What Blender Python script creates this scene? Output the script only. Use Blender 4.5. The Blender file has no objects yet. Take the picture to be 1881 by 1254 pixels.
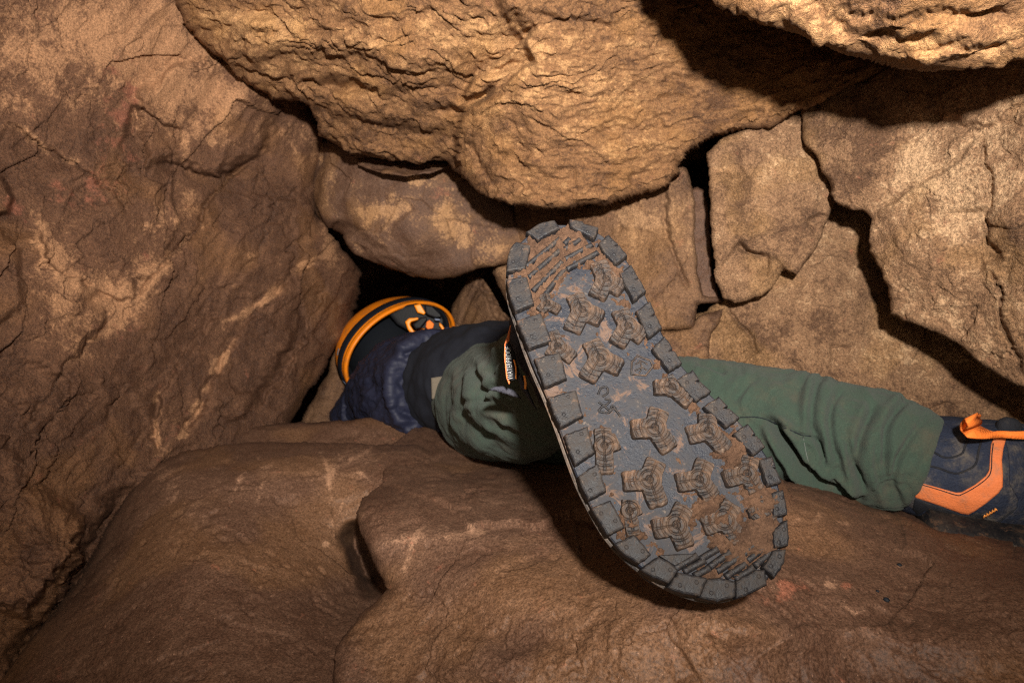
import bpy, bmesh, math
import numpy as np
from mathutils import Vector, Matrix
from mathutils.bvhtree import BVHTree

# ------------------------------------------------------------------ camera, world, flash
FX = 1254.0                 # focal length in photograph pixels (24 mm on 36 mm, 1881 px wide)
CX, CY = 940.5, 627.0
CZ = 0.75                   # height of the lens above the cave bottom
sc = bpy.context.scene
cam_d = bpy.data.cameras.new('camera'); cam = bpy.data.objects.new('camera', cam_d)
sc.collection.objects.link(cam); sc.camera = cam
cam.location = (0, 0, CZ); cam.rotation_euler = (math.radians(90), 0, 0)
cam_d.lens = 24; cam_d.sensor_width = 36; cam_d.clip_start = 0.02; cam_d.clip_end = 100
cam_d.dof.use_dof = True; cam_d.dof.focus_distance = 0.54; cam_d.dof.aperture_fstop = 14

w = bpy.data.worlds.new('World'); sc.world = w; w.use_nodes = True
bg = w.node_tree.nodes['Background']
bg.inputs['Color'].default_value = (1.0, 0.75, 0.5, 1); bg.inputs['Strength'].default_value = 0.90

fl = bpy.data.lights.new('camera_flash', 'SPOT'); flash = bpy.data.objects.new('camera_flash', fl)
sc.collection.objects.link(flash)
FLASH = Vector((0.065, -0.20, CZ + 0.185)); flash.location = FLASH
AIM = Vector((0.02, 1.0, CZ + 0.46))
flash.rotation_euler = (AIM - FLASH).to_track_quat('-Z', 'Y').to_euler()
fl.energy = 176; fl.color = (1.0, 0.94, 0.85); fl.shadow_soft_size = 0.022
fl.spot_size = math.radians(110); fl.spot_blend = 1.0

vs = sc.view_settings
vs.view_transform = 'Standard'; vs.look = 'None'; vs.exposure = 0; vs.gamma = 1; vs.use_curve_mapping = False
try:
    sc.cycles.max_bounces = 4; sc.cycles.diffuse_bounces = 2; sc.cycles.sample_clamp_indirect = 1.0; sc.cycles.sample_clamp_direct = 3.0; sc.cycles.use_denoising = False; sc.cycles.pixel_filter_type = 'BLACKMAN_HARRIS'; sc.cycles.filter_width = 1.15
except Exception:
    pass

STEP = 2.6                  # grid step of the rock surfaces, in photograph pixels
F32 = np.float32
RNG = np.random.RandomState(7)
COL = sc.collection

# ------------------------------------------------------------------ helpers
def unproj(px, py, d):
    px = np.asarray(px, float); py = np.asarray(py, float); d = np.asarray(d, float)
    return np.stack([(px - CX) / FX * d, d, -(py - CY) / FX * d + CZ], -1)
def U(px, py, d): return Vector(unproj(px, py, d))
def proj(P):
    d = np.maximum(P[..., 1], 1e-3)
    return P[..., 0] / d * FX + CX, -(P[..., 2] - CZ) / d * FX + CY

_perm = RNG.permutation(256).astype(np.int32); _perm = np.concatenate([_perm, _perm, _perm])
_g = RNG.normal(size=(256, 3)); _g = (_g / np.linalg.norm(_g, axis=1)[:, None]).astype(F32)
def pn(P):
    P = np.asarray(P, F32); sh = P.shape[:-1]; P = P.reshape(-1, 3)
    fl_ = np.floor(P); pi = fl_.astype(np.int32) & 255; f = P - fl_
    u = f * f * f * (f * (f * 6 - 15) + 10)
    out = 0
    for dx in (0, 1):
        wx = u[:, 0] if dx else 1 - u[:, 0]
        hx = _perm[pi[:, 0] + dx]
        for dy in (0, 1):
            wy = u[:, 1] if dy else 1 - u[:, 1]
            hy = _perm[hx + pi[:, 1] + dy]
            for dz in (0, 1):
                wz = u[:, 2] if dz else 1 - u[:, 2]
                g = _g[_perm[hy + pi[:, 2] + dz]]
                out = out + wx * wy * wz * (g[:, 0] * (f[:, 0] - dx) + g[:, 1] * (f[:, 1] - dy) + g[:, 2] * (f[:, 2] - dz))
    return (out * 1.5).reshape(sh)
def fbm(P, o=4, gain=0.5, ridge=False):
    P = np.asarray(P, F32); s = 0; a = 1.0
    for k in range(o):
        n = pn(P * (2.03 ** k) + 17.3 * k)
        if ridge: n = 1 - 2 * np.abs(n)
        s = s + a * n; a *= gain
    return s
def sstep(x): x = np.clip(x, 0, 1); return x * x * (3 - 2 * x)

def seg_info(X, Y, pts, closed):
    """nearest point on a polyline: distance, nearest x, nearest y, signed side, fraction along"""
    pts = np.asarray(pts, float); A = pts if closed else pts[:-1]; B = np.roll(pts, -1, 0) if closed else pts[1:]
    L = np.hypot(*(B - A).T); cum = np.concatenate([[0], np.cumsum(L)])
    sh = X.shape; X = X.ravel(); Y = Y.ravel(); n = len(X)
    best = np.full(n, 1e18); nx = np.zeros(n); ny = np.zeros(n); side = np.zeros(n); fr = np.zeros(n)
    for i in range(len(A)):
        ax, ay = A[i]; dx, dy = B[i] - A[i]; l2 = dx * dx + dy * dy + 1e-9
        t = np.clip(((X - ax) * dx + (Y - ay) * dy) / l2, 0, 1)
        qx = ax + t * dx; qy = ay + t * dy
        d2 = (X - qx) ** 2 + (Y - qy) ** 2
        m = d2 < best
        best = np.where(m, d2, best); nx = np.where(m, qx, nx); ny = np.where(m, qy, ny)
        side = np.where(m, dx * (Y - ay) - dy * (X - ax), side)
        fr = np.where(m, (cum[i] + t * L[i]) / cum[-1], fr)
    return [a.reshape(sh) for a in (np.sqrt(best), nx, ny, side, fr)]
def inside(X, Y, pts):
    pts = np.asarray(pts, float); c = np.zeros(X.shape, bool)
    for (x1, y1), (x2, y2) in zip(pts, np.roll(pts, -1, 0)):
        if y1 == y2: continue
        c ^= ((y1 > Y) != (y2 > Y)) & (X < (x2 - x1) * (Y - y1) / (y2 - y1) + x1)
    return c
def densify(pts, step=9.0, jit=0.0, seed=0.0, closed=True):
    pts = np.asarray(pts, float); out = []
    B = np.roll(pts, -1, 0) if closed else pts[1:]
    A = pts if closed else pts[:-1]
    for a, b in zip(A, B):
        n = max(1, int(np.hypot(*(b - a)) / step))
        for k in range(n): out.append(a + (b - a) * k / n)
    if not closed: out.append(pts[-1])
    out = np.array(out)
    if jit:
        z = np.full(len(out), seed)
        P1 = np.stack([out[:, 0] / 45, out[:, 1] / 45, z], 1); P2 = P1 * 3.7 + 5
        out = out + jit * np.stack([pn(P1) * 1.2 + pn(P2) * .7, pn(P1 + 40) * 1.2 + pn(P2 + 40) * .7], 1)
    return out

def tps(pts):
    """thin plate spline of 1/depth through (px, py, depth) points: planes stay planes"""
    p = np.asarray(pts, float); xy = p[:, :2] / 500.0; v = 1.0 / p[:, 2]; n = len(p)
    def K(r2): return r2 * np.log(r2 + 1e-9)
    D = ((xy[:, None] - xy[None]) ** 2).sum(-1)
    M = np.zeros((n + 3, n + 3)); M[:n, :n] = K(D) + np.eye(n) * 0.02
    M[:n, n] = 1; M[:n, n + 1:] = xy; M[n, :n] = 1; M[n + 1:, :n] = xy.T
    s = np.linalg.solve(M, np.concatenate([v, [0, 0, 0]]))
    def f(X, Y):
        r = s[n] + s[n + 1] * X / 500 + s[n + 2] * Y / 500
        for i in range(n): r = r + s[i] * K((X / 500 - xy[i, 0]) ** 2 + (Y / 500 - xy[i, 1]) ** 2)
        return 1.0 / np.clip(r, 0.25, 4)
    return f

def mesh_np(name, V, F, mat=None, parent=None, smooth=True, attrs=None, origin=True):
    V = np.asarray(V, float)
    o_loc = V.mean(0) if origin else np.zeros(3)
    if origin: o_loc[2] = V[:, 2].min()
    me = bpy.data.meshes.new(name)
    if isinstance(F, np.ndarray):
        k = F.shape[1]
        me.vertices.add(len(V)); me.vertices.foreach_set('co', (V - o_loc).astype(F32).ravel())
        me.loops.add(F.size); me.loops.foreach_set('vertex_index', F.astype(np.int32).ravel())
        me.polygons.add(len(F)); me.polygons.foreach_set('loop_start', np.arange(0, F.size, k, dtype=np.int32))
        me.update(calc_edges=True); me.validate()
    else:
        me.from_pydata((V - o_loc).tolist(), [], [list(f) for f in F])
    me.polygons.foreach_set('use_smooth', np.full(len(me.polygons), smooth))
    for k, a in (attrs or {}).items():
        at = me.attributes.new(k, 'FLOAT', 'POINT'); at.data.foreach_set('value', np.asarray(a, F32))
    if mat: me.materials.append(mat)
    ob = bpy.data.objects.new(name, me); COL.objects.link(ob)
    ob.location = o_loc
    if parent is not None: setparent(ob, parent)
    return ob
def setparent(ob, parent):
    bpy.context.view_layer.update()
    mw = ob.matrix_world.copy(); ob.parent = parent; ob.matrix_parent_inverse = parent.matrix_world.inverted(); ob.matrix_world = mw
def tag(o, label=None, cat=None, group=None, kind=None):
    if label: o['label'] = label
    if cat: o['category'] = cat
    if group: o['group'] = group
    if kind: o['kind'] = kind
    return o
def empty(name, loc):
    o = bpy.data.objects.new(name, None); COL.objects.link(o); o.location = loc; o.empty_display_size = .05
    bpy.context.view_layer.update(); return o

def apply_features(X, Y, feats, seed=0.0):
    """metric depth offsets (+ = farther) from cracks, ledges and swellings given in photograph pixels"""
    Z = np.zeros(X.shape)
    for f in feats:
        kind = f[0]
        if kind == 'blob':
            _, cx, cy, rx, ry, ang, h = f
            c, s = math.cos(math.radians(ang)), math.sin(math.radians(ang))
            u = ((X - cx) * c + (Y - cy) * s) / rx; v = (-(X - cx) * s + (Y - cy) * c) / ry
            Z -= h * np.exp(-(u * u + v * v)); continue
        pts = np.asarray(f[1], float)
        reach = {'crack': 5 * f[2], 'ledge': 0, 'plate': 0}[kind] if kind == 'crack' else (3.2 * f[3] if kind == 'ledge' else 6 * f[3])
        x0, y0 = pts.min(0) - reach - 20; x1, y1 = pts.max(0) + reach + 20
        m = (X > x0) & (X < x1) & (Y > y0) & (Y < y1)
        if not m.any(): continue
        xs, ys = X[m], Y[m]
        P = np.stack([xs / 28, ys / 28, np.full(xs.shape, seed + 3.3)], -1)
        wob = f[-1] if isinstance(f[-1], dict) else {}
        wa = wob.get('wob', 7)
        xw = xs + wa * (pn(P) + .5 * pn(P * 3 + 9)); yw = ys + wa * (pn(P + 31) + .5 * pn(P * 3 + 49))
        if kind == 'plate':                      # raised area inside a closed outline
            _, _, h, soft = f[:4]
            d, *_ = seg_info(xw, yw, pts, True); ins = inside(xw, yw, pts)
            sd = np.where(ins, d, -d)
            Z[m] -= h * sstep(sd / soft * .5 + .5); continue
        d, _, _, side, fr = seg_info(xw, yw, pts, False)
        tap = sstep(np.minimum(fr, 1 - fr) * wob.get('tap', 7))
        if kind == 'crack':
            _, _, wd, dep = f[:4]
            wl = wd * (1 + .5 * pn(P * .8 + 77))
            Z[m] += dep * np.exp(-(d / wl) ** 2) * tap
        else:                                    # ledge: raised on the side that lies right-hand of the line, sharp at the line
            _, _, h, fall, wd = f[:5]
            s = np.where(side > 0, d, -d)
            Z[m] -= h * sstep(s / wd * .5 + .5) * np.exp(-np.maximum(s, 0) / fall) * tap
    return Z

def relief(name, outline, depth, thick, mat, edge=(40, .03), jit=4, feats=(), noise=None, step=None, parent=None,
           attrs=None, seed=0.0, taper=.0, nskirt=6, close=True, offset=0.0, lean=9.0, efn=None):
    """a closed solid whose face follows depth(px,py) inside the outline and whose flanks run back for `thick` metres"""
    s = step or STEP
    poly = densify(outline, 9 if s > 1.5 else 4, jit, seed)
    em = nskirt * s
    x0, y0 = poly.min(0) - em - s; x1, y1 = poly.max(0) + em + s
    gx = np.arange(x0, x1 + s, s); gy = np.arange(y0, y1 + s, s)
    X, Y = np.meshgrid(gx, gy)
    # coarse signed distance, exact near the border
    k = 6
    cx = np.arange(x0, x1 + k * s * 2, k * s); cy = np.arange(y0, y1 + k * s * 2, k * s)
    CXg, CYg = np.meshgrid(cx, cy)
    d, *_ = seg_info(CXg, CYg, poly, True); sd = np.where(inside(CXg, CYg, poly), d, -d)
    fx = (X - x0) / (k * s); fy = (Y - y0) / (k * s); ix = fx.astype(int); iy = fy.astype(int); fx = fx - ix; fy = fy - iy
    D = (sd[iy, ix] * (1 - fx) + sd[iy, ix + 1] * fx) * (1 - fy) + (sd[iy + 1, ix] * (1 - fx) + sd[iy + 1, ix + 1] * fx) * fy
    near = np.abs(D) < max(2.2 * k * s, em + k * s)
    dn, nx, ny, _, _ = seg_info(X[near], Y[near], poly, True); ins = inside(X[near], Y[near], poly)
    D[near] = np.where(ins, dn, -dn)
    NX, NY = X.copy(), Y.copy()
    NX[near] = np.where(ins, X[near], nx); NY[near] = np.where(ins, Y[near], ny)
    keep = D > -em
    e = np.clip(-D, 0, em) / em
    qx, qy = NX - X, NY - Y; ql = np.hypot(qx, qy) + 1e-6        # flanks lean inwards a little
    NX = NX + qx / ql * lean * e; NY = NY + qy / ql * lean * e
    if taper:
        mx, my = poly.mean(0); NX = NX + (mx - NX) * taper * e; NY = NY + (my - NY) * taper * e
    Z = depth(NX, NY) - offset
    R, A = edge
    t = 1 - np.clip(D, 0, R) / R
    Z = Z + A * (1 - np.sqrt(np.maximum(1 - t * t, 0))) * (1 if efn is None else efn(NX, NY))
    P0 = unproj(NX, NY, Z + thick * e)
    if len(feats): Z = Z + apply_features(NX, NY, feats, seed)
    P = unproj(NX, NY, Z + thick * e)
    if noise is not None:
        gu = np.gradient(P0, axis=1); gv = np.gradient(P0, axis=0)
        N = np.cross(gu, gv); N /= np.linalg.norm(N, axis=-1)[..., None] + 1e-12
        N = np.where(((N * (P0 - np.array([0, 0, CZ]))).sum(-1) > 0)[..., None], -N, N)
        h = np.zeros(X.shape); h[keep] = noise(P0[keep], NX[keep], NY[keep])
        fade = np.clip(1 - e * 3, 0, 1) * (.35 + .65 * sstep(D / 9))
        P = P + N * (h * fade)[..., None]
    idx = -np.ones(X.shape, int); idx[keep] = np.arange(keep.sum())
    q = keep[:-1, :-1] & keep[1:, :-1] & keep[1:, 1:] & keep[:-1, 1:]
    F = np.stack([idx[:-1, :-1][q], idx[1:, :-1][q], idx[1:, 1:][q], idx[:-1, 1:][q]], 1)
    V = P[keep]
    at = {}
    for kname, fn in (attrs or {}).items(): at[kname] = fn(NX[keep], NY[keep], V)
    if 'tan' in at:
        big, pat, con = MOTTLE.get(mat.name, (5, 18, 1)); st = STRETCH.get(mat.name, 1.0); Q = V * np.array([1, 1, st])
        n2 = fbm(Q * pat + 3.1 + .25 * pn(Q * pat * .7)[:, None], 5, .76)
        at['tan'] = at['tan'] + con * (.34 * fbm(V * big + 7.7, 3) + .46 * n2)
        at['red'] = at['red'] * 1.1 + .42 * fbm(V * pat * 1.6 + 31, 5, .75) - .06
        at['yel'] = fbm(V * big * 1.6 + 13, 3)
    if close:
        E = np.concatenate([F[:, [0, 1]], F[:, [1, 2]], F[:, [2, 3]], F[:, [3, 0]]])
        key = np.sort(E, 1); key = key[:, 0].astype(np.int64) * len(V) + key[:, 1]
        u, first, cnt = np.unique(key, return_index=True, return_counts=True)
        bE = E[first[cnt == 1]]
        c = V[bE[:, 0]].mean(0); c = c + (c - np.array([0, 0, CZ])) * .02
        V = np.concatenate([V, c[None]]); ci = len(V) - 1
        F = np.concatenate([F, np.stack([bE[:, 1], bE[:, 0], np.full(len(bE), ci), np.full(len(bE), ci)], 1)])
        # the fan is made of triangles: write faces as a mixed list through loops
        nq = len(F) - len(bE)
        loops = np.concatenate([F[:nq].ravel(), F[nq:, :3].ravel()]).astype(np.int32)
        starts = np.concatenate([np.arange(nq) * 4, nq * 4 + np.arange(len(bE)) * 3]).astype(np.int32)
        for kname in at: at[kname] = np.append(at[kname], 0)
        return mesh_loops(name, V, loops, starts, mat, parent, at)
    return mesh_np(name, V, F, mat, parent, True, at)
def mesh_loops(name, V, loops, starts, mat, parent, at):
    o_loc = V.mean(0); o_loc[2] = V[:, 2].min()
    me = bpy.data.meshes.new(name)
    me.vertices.add(len(V)); me.vertices.foreach_set('co', (V - o_loc).astype(F32).ravel())
    me.loops.add(len(loops)); me.loops.foreach_set('vertex_index', loops)
    me.polygons.add(len(starts)); me.polygons.foreach_set('loop_start', starts)
    me.update(calc_edges=True); me.validate()
    me.polygons.foreach_set('use_smooth', np.ones(len(me.polygons), bool))
    for k, a in at.items():
        t = me.attributes.new(k, 'FLOAT', 'POINT'); t.data.foreach_set('value', np.asarray(a, F32))
    if mat: me.materials.append(mat)
    ob = bpy.data.objects.new(name, me); COL.objects.link(ob); ob.location = o_loc
    if parent is not None: setparent(ob, parent)
    return ob

# ------------------------------------------------------------------ materials
class NT:
    def __init__(s, name):
        s.m = bpy.data.materials.new(name); s.m.use_nodes = True; s.t = s.m.node_tree
        s.b = s.t.nodes['Principled BSDF']; s.tc = s.n('ShaderNodeTexCoord')
    def n(s, typ, **kw):
        x = s.t.nodes.new(typ)
        for k, v in kw.items(): setattr(x, k, v)
        return x
    def set(s, sock, v):
        if isinstance(v, bpy.types.NodeSocket): s.t.links.new(v, sock)
        elif isinstance(v, (tuple, list)) and len(v) == 3 and len(sock.default_value) == 4: sock.default_value = (*v, 1)
        else: sock.default_value = v
    def noise(s, scale, detail=4, rough=.55, dist=0, vec=None, lac=2.0):
        x = s.n('ShaderNodeTexNoise'); s.set(x.inputs['Vector'], vec or s.tc.outputs['Object'])
        for k, v in (('Scale', scale), ('Detail', detail), ('Roughness', rough), ('Distortion', dist), ('Lacunarity', lac)): x.inputs[k].default_value = v
        return x.outputs['Fac']
    def mp(s, scale=(1, 1, 1), rot=(0, 0, 0)):
        x = s.n('ShaderNodeMapping'); s.set(x.inputs['Vector'], s.tc.outputs['Object'])
        x.inputs['Scale'].default_value = scale; x.inputs['Rotation'].default_value = rot
        return x.outputs['Vector']
    def voro(s, scale, feature='F1', out='Distance', rnd=1.0, vec=None):
        x = s.n('ShaderNodeTexVoronoi', feature=feature); s.set(x.inputs['Vector'], vec or s.tc.outputs['Object'])
        x.inputs['Scale'].default_value = scale; x.inputs['Randomness'].default_value = rnd
        return x.outputs[out]
    def math(s, op, a, b=0.0, clamp=False):
        x = s.n('ShaderNodeMath', operation=op, use_clamp=clamp); s.set(x.inputs[0], a); s.set(x.inputs[1], b); return x.outputs[0]
    def mr(s, v, a, b, c=0.0, d=1.0, smooth=True):
        x = s.n('ShaderNodeMapRange', interpolation_type='SMOOTHSTEP' if smooth else 'LINEAR'); s.set(x.inputs[0], v)
        for i, q in enumerate((a, b, c, d)): s.set(x.inputs[1 + i], q)
        return x.outputs[0]
    def mix(s, f, a, b, mode='MIX'):
        x = s.n('ShaderNodeMix', data_type='RGBA', blend_type=mode); s.set(x.inputs[0], f); s.set(x.inputs[6], a); s.set(x.inputs[7], b); return x.outputs[2]
    def attr(s, name):
        x = s.n('ShaderNodeAttribute', attribute_name=name); return x.outputs['Fac']
    def bump(s, h, strength=1.0, dist=.001, normal=None):
        x = s.n('ShaderNodeBump'); s.set(x.inputs['Height'], h); x.inputs['Strength'].default_value = strength; x.inputs['Distance'].default_value = dist
        if normal is not None: s.set(x.inputs['Normal'], normal)
        return x.outputs['Normal']
    def done(s, color, rough=.7, normal=None, spec=.5, **kw):
        s.set(s.b.inputs['Base Color'], color); s.set(s.b.inputs['Roughness'], rough); s.set(s.b.inputs['Specular IOR Level'], spec)
        if normal is not None: s.set(s.b.inputs['Normal'], normal)
        for k, v in kw.items(): s.set(s.b.inputs[k.replace('_', ' ')], v)
        return s.m

MOTTLE, STRETCH = {}, {}
def rock_mat(name, dark, mid, light, big=5.0, patch=22.0, contrast=1.0, rough=(.52, .8), grain=1.0, red=(.24, .088, .052), bumpd=.0016, stretch=1.0, spec=.32, speck=(.60, .68)):
    """three mineral tones; the slow mottling comes with the mesh (attribute tan, red, yel), the fine grain from noise"""
    MOTTLE[name] = (big, patch, contrast); STRETCH[name] = stretch
    t = NT(name)
    n3 = t.noise(170, 5, .82)
    v = t.math('ADD', t.attr('tan'), t.math('MULTIPLY', t.math('SUBTRACT', n3, .5), .55 + 1.5 * contrast))
    f1 = t.mr(v, -.24, .14); f2 = t.mr(v, .20, .60)
    c = t.mix(f1, dark, mid); c = t.mix(f2, c, light)
    rn = t.mr(t.math('ADD', t.attr('red'), t.math('MULTIPLY', t.math('SUBTRACT', n3, .5), .7)), .26, .66)
    c = t.mix(t.math('MULTIPLY', rn, .75), c, red)
    yel = t.mr(t.attr('yel'), .05, .5, 0, .25)
    c = t.mix(yel, c, t.mix(.6, c, (light[0] * 1.0, light[1] * .88, light[2] * .5)))
    gr = t.noise(430, 2, .8)
    gm = t.mr(gr, .33, .69, 1 - .46 * grain, 1 + .46 * grain, False)
    gc = t.n('ShaderNodeCombineColor'); [t.set(gc.inputs[i], gm) for i in range(3)]
    c = t.mix(1.0, c, gc.outputs[0], 'MULTIPLY')
    spk = t.mr(t.voro(300), .22, .10); pick = t.mr(n3, *speck)
    c = t.mix(t.math('MULTIPLY', t.math('MULTIPLY', spk, pick), .6 * grain), c, (min(light[0] * 1.35, .8), min(light[1] * 1.4, .75), min(light[2] * 1.5, .7)))
    r = t.mr(t.math('ADD', v, t.math('MULTIPLY', gr, .5)), -.2, .9, rough[0], rough[1])
    h = t.math('ADD', t.math('MULTIPLY', gr, .55), t.math('MULTIPLY', n3, 1.0))
    return t.done(c, r, t.bump(h, 1.0, bumpd), spec)

M = {}
M['wall'] = rock_mat('rock_mud_coated', (.072, .032, .017), (.122, .057, .030), (.35, .182, .094), big=4.0, patch=20, contrast=.50, bumpd=.0030)
M['ceil'] = rock_mat('rock_gritstone_golden', (.092, .041, .017), (.215, .104, .043), (.44, .240, .105), big=7, patch=24, contrast=.62, rough=(.55, .8), grain=.8, bumpd=.0036, stretch=2.4, spec=.4)
M['right'] = rock_mat('rock_gritstone_pale', (.105, .054, .029), (.228, .126, .067), (.46, .290, .165), big=6, patch=26, contrast=.60, rough=(.5, .8), grain=1.2, bumpd=.0036, speck=(.54, .66))
M['mid'] = rock_mat('rock_smooth_brown', (.080, .040, .024), (.112, .059, .036), (.34, .188, .094), big=7, patch=18, contrast=.70, rough=(.5, .75), grain=.9, bumpd=.0018)
M['floor'] = rock_mat('rock_worn_mud', (.078, .039, .024), (.110, .058, .036), (.29, .162, .100), big=3.5, patch=26, contrast=.40, rough=(.50, .72), grain=1.1, bumpd=.0007, spec=.25, speck=(.50, .62))
M['back'] = rock_mat('rock_brown_grained', (.076, .038, .021), (.155, .082, .043), (.31, .175, .090), big=7, patch=18, contrast=.6, bumpd=.0026, stretch=.6)

# ------------------------------------------------------------------ rocks
def gauss(lst):
    def f(X, Y, V):
        r = np.zeros(X.shape)
        for q in lst:
            if q[0] == 'line':
                pts = np.array(q[1], float); m = (X > pts[:, 0].min() - 60) & (X < pts[:, 0].max() + 60) & (Y > pts[:, 1].min() - 60) & (Y < pts[:, 1].max() + 60)
                if m.any():
                    w_ = np.stack([X[m] / 25, Y[m] / 25, X[m] * 0 + 5], -1); d = seg_info(X[m] + 9 * pn(w_), Y[m] + 9 * pn(w_ + 30), pts, False)[0]
                    r[m] += q[3] * np.exp(-(d / q[2]) ** 2) * np.clip(.6 + 1.2 * pn(w_ * .8 + 60), 0, 1.4)
                continue
            cx, cy, rx, ry, a = q; r += a * np.exp(-((X - cx) / rx) ** 2 - ((Y - cy) / ry) ** 2)
        return r
    return f
def rot_xz(P, deg):
    a = np.radians(deg); c, s = np.cos(a), np.sin(a)
    return np.stack([P[..., 0] * c + P[..., 2] * s, P[..., 1], -P[..., 0] * s + P[..., 2] * c], -1)
_fr = np.random.RandomState(3); _fo = _fr.rand(64, 64, 2); _ft = _fr.normal(size=(64, 64, 3))
def facets(X, Y, cell, rot, asp=1.6):
    """piecewise flat broken faces: nearest jittered cell, each with its own tilt; about -1..1"""
    a = math.radians(rot); w_ = np.stack([X / 60, Y / 60, X * 0 + 9], -1)
    xx = X + cell * .10 * pn(w_); yy = Y + cell * .10 * pn(w_ + 20)
    u = (xx * math.cos(a) + yy * math.sin(a)) / (cell * asp); v = (-xx * math.sin(a) + yy * math.cos(a)) / cell
    iu = np.floor(u).astype(int); iv = np.floor(v).astype(int); best = np.full(X.shape, 9e9); out = np.zeros(X.shape)
    for du in (-1, 0, 1):
        for dv in (-1, 0, 1):
            cu, cv = (iu + du) & 63, (iv + dv) & 63; o = _fo[cu, cv]; pu = u - (iu + du + o[..., 0]); pv = v - (iv + dv + o[..., 1])
            d = pu * pu + pv * pv; t_ = _ft[cu, cv]; m = d < best
            best = np.where(m, d, best); out = np.where(m, .35 * t_[..., 2] + .55 * (t_[..., 0] * pu + t_[..., 1] * pv), out)
    return out
def ROCK(name, label, *a, **k):
    o = relief(name, *a, **k); tag(o, label, 'boulder', kind='thing'); return o

# -- left slab -----------------------------------------------------
def n_left(P, X, Y):
    Q = rot_xz(P, 50 + 0 * X)
    ns = fbm(P * 3.2, 2) * .014 + fbm(Q * np.array([5, 9, 13]) + 5, 3, .5) * .0055 + fbm(P * 42, 4, .68) * .0014
    ns = ns + fbm(Q * np.array([10, 20, 36]) + 3, 4, .6) * .0026
    low = sstep((Y - 820) / 250) * sstep((330 - X) / 200)         # rubbly lower left
    ns = ns + low * (fbm(P * 17 + 9, 4, .6, True) * .009 + fbm(P * 7, 2) * .012)
    g = fbm(Q * np.array([2.2, 5, 8]) + 21, 4, .55); st = sstep((g - .10) / .02)    # thin spalled skins with crisp edges
    g2 = fbm(Q * np.array([3, 6, 15]) + 71, 3, .55); cr = np.exp(-(np.abs(g2) / .012) ** 2) * sstep(fbm(P * 5 + 3, 2) * 2 + .3)
    return ns * .75 + .0060 * st - .0050 * cr + .011 * facets(X, Y, 95, -52, 2.0) + .0035 * facets(X + 500, Y + 90, 34, -40, 1.8)
left_feats = [
    ('plate', [(255, 170), (330, 120), (420, 110), (505, 180), (510, 215), (495, 265), (440, 305), (400, 320), (330, 295), (275, 300), (262, 250)], .030, 14, {'wob': 12}),
    ('ledge', [(236, 190), (262, 200), (300, 230), (345, 238)], -0.0297, 60, 3.0, {'wob': 5}),
    ('ledge', [(275, 305), (330, 300), (400, 325), (455, 300), (505, 255)], -0.0243, 55, 3.0),
    ('crack', [(480, 285), (420, 335), (375, 380), (370, 415), (310, 470), (285, 490), (235, 545), (225, 555)], 2.4, .018, {'wob': 9}),
    ('ledge', [(480, 288), (420, 338), (375, 384), (370, 418), (310, 474), (285, 495)], -0.0162, 50, 3.0, {'wob': 9}),
    ('ledge', [(75, 420), (80, 470), (100, 500), (165, 525)], 0.0216, 80, 3.0, {'wob': 8}),
    ('ledge', [(165, 525), (205, 555), (230, 545), (235, 500)], -0.0189, 60, 3.0),
    ('crack', [(100, 500), (165, 526)], 3, .018),
    ('ledge', [(15, 220), (60, 255), (140, 310)], -0.0135, 60, 4.0),
    ('plate', [(-60, 330), (10, 325), (24, 360), (15, 390), (-60, 400)], .03, 6, {'wob': 3}),
    ('plate', [(-60, 420), (15, 430), (30, 480), (20, 560), (-60, 640)], .012, 8),
    ('ledge', [(190, 560), (180, 600), (130, 640), (85, 710)], 0.0189, 60, 8.0),
    ('crack', [(285, 720), (280, 790), (290, 840)], 5, .016),
    ('ledge', [(590, 470), (500, 520), (440, 590), (390, 680), (340, 770), (310, 820)], 0.0216, 26, 9.0, {'wob': 12}),
    ('ledge', [(590, 480), (500, 530), (440, 600), (400, 680), (350, 780), (330, 810)], -0.0297, 60, 8.0, {'wob': 12}),
    ('ledge', [(540, 600), (480, 700), (420, 790)], 0.0216, 60, 15.0, {'wob': 14}),
    ('crack', [(15, 225), (70, 262), (140, 310), (190, 345), (230, 400)], 2.2, .014, {'wob': 8}), ('crack', [(560, 330), (500, 380), (470, 470), (400, 540), (350, 600)], 2.0, .010, {'wob': 10}),
    ('crack', [(200, 560), (180, 610), (120, 660), (80, 720), (30, 800)], 2.4, .014, {'wob': 9}), ('ledge', [(420, 560), (340, 640), (300, 720), (270, 800)], -0.0216, 70, 3.5, {'wob': 12}), ('ledge', [(130, 690), (90, 790), (20, 860)], -0.0216, 60, 4.0, {'wob': 12}),
    ('ledge', [(600, 520), (560, 600), (520, 680), (470, 760)], -0.0270, 60, 4.0, {'wob': 10}), ('ledge', [(330, 300), (325, 350), (330, 420), (290, 480)], 0.0135, 50, 3.5, {'wob': 8}),
    ('blob', 300, 640, 140, 90, -40, .012), ('blob', 120, 760, 130, 80, -35, .025), ('blob', 450, 440, 90, 60, -40, .018),
    ('blob', 110, 150, 160, 120, 0, .02), ('blob', 450, 165, 40, 110, 30, .018), ('blob', 395, 175, 18, 90, 32, -.012),
    ('ledge', [(170, 940), (130, 1010), (60, 1080), (20, 1150)], 0.0540, 120, 10.0, {'wob': 14}),
    ('crack', [(250, 880), (170, 1000), (90, 1110), (0, 1230)], 14, .05, {'wob': 10}),
]
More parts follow.
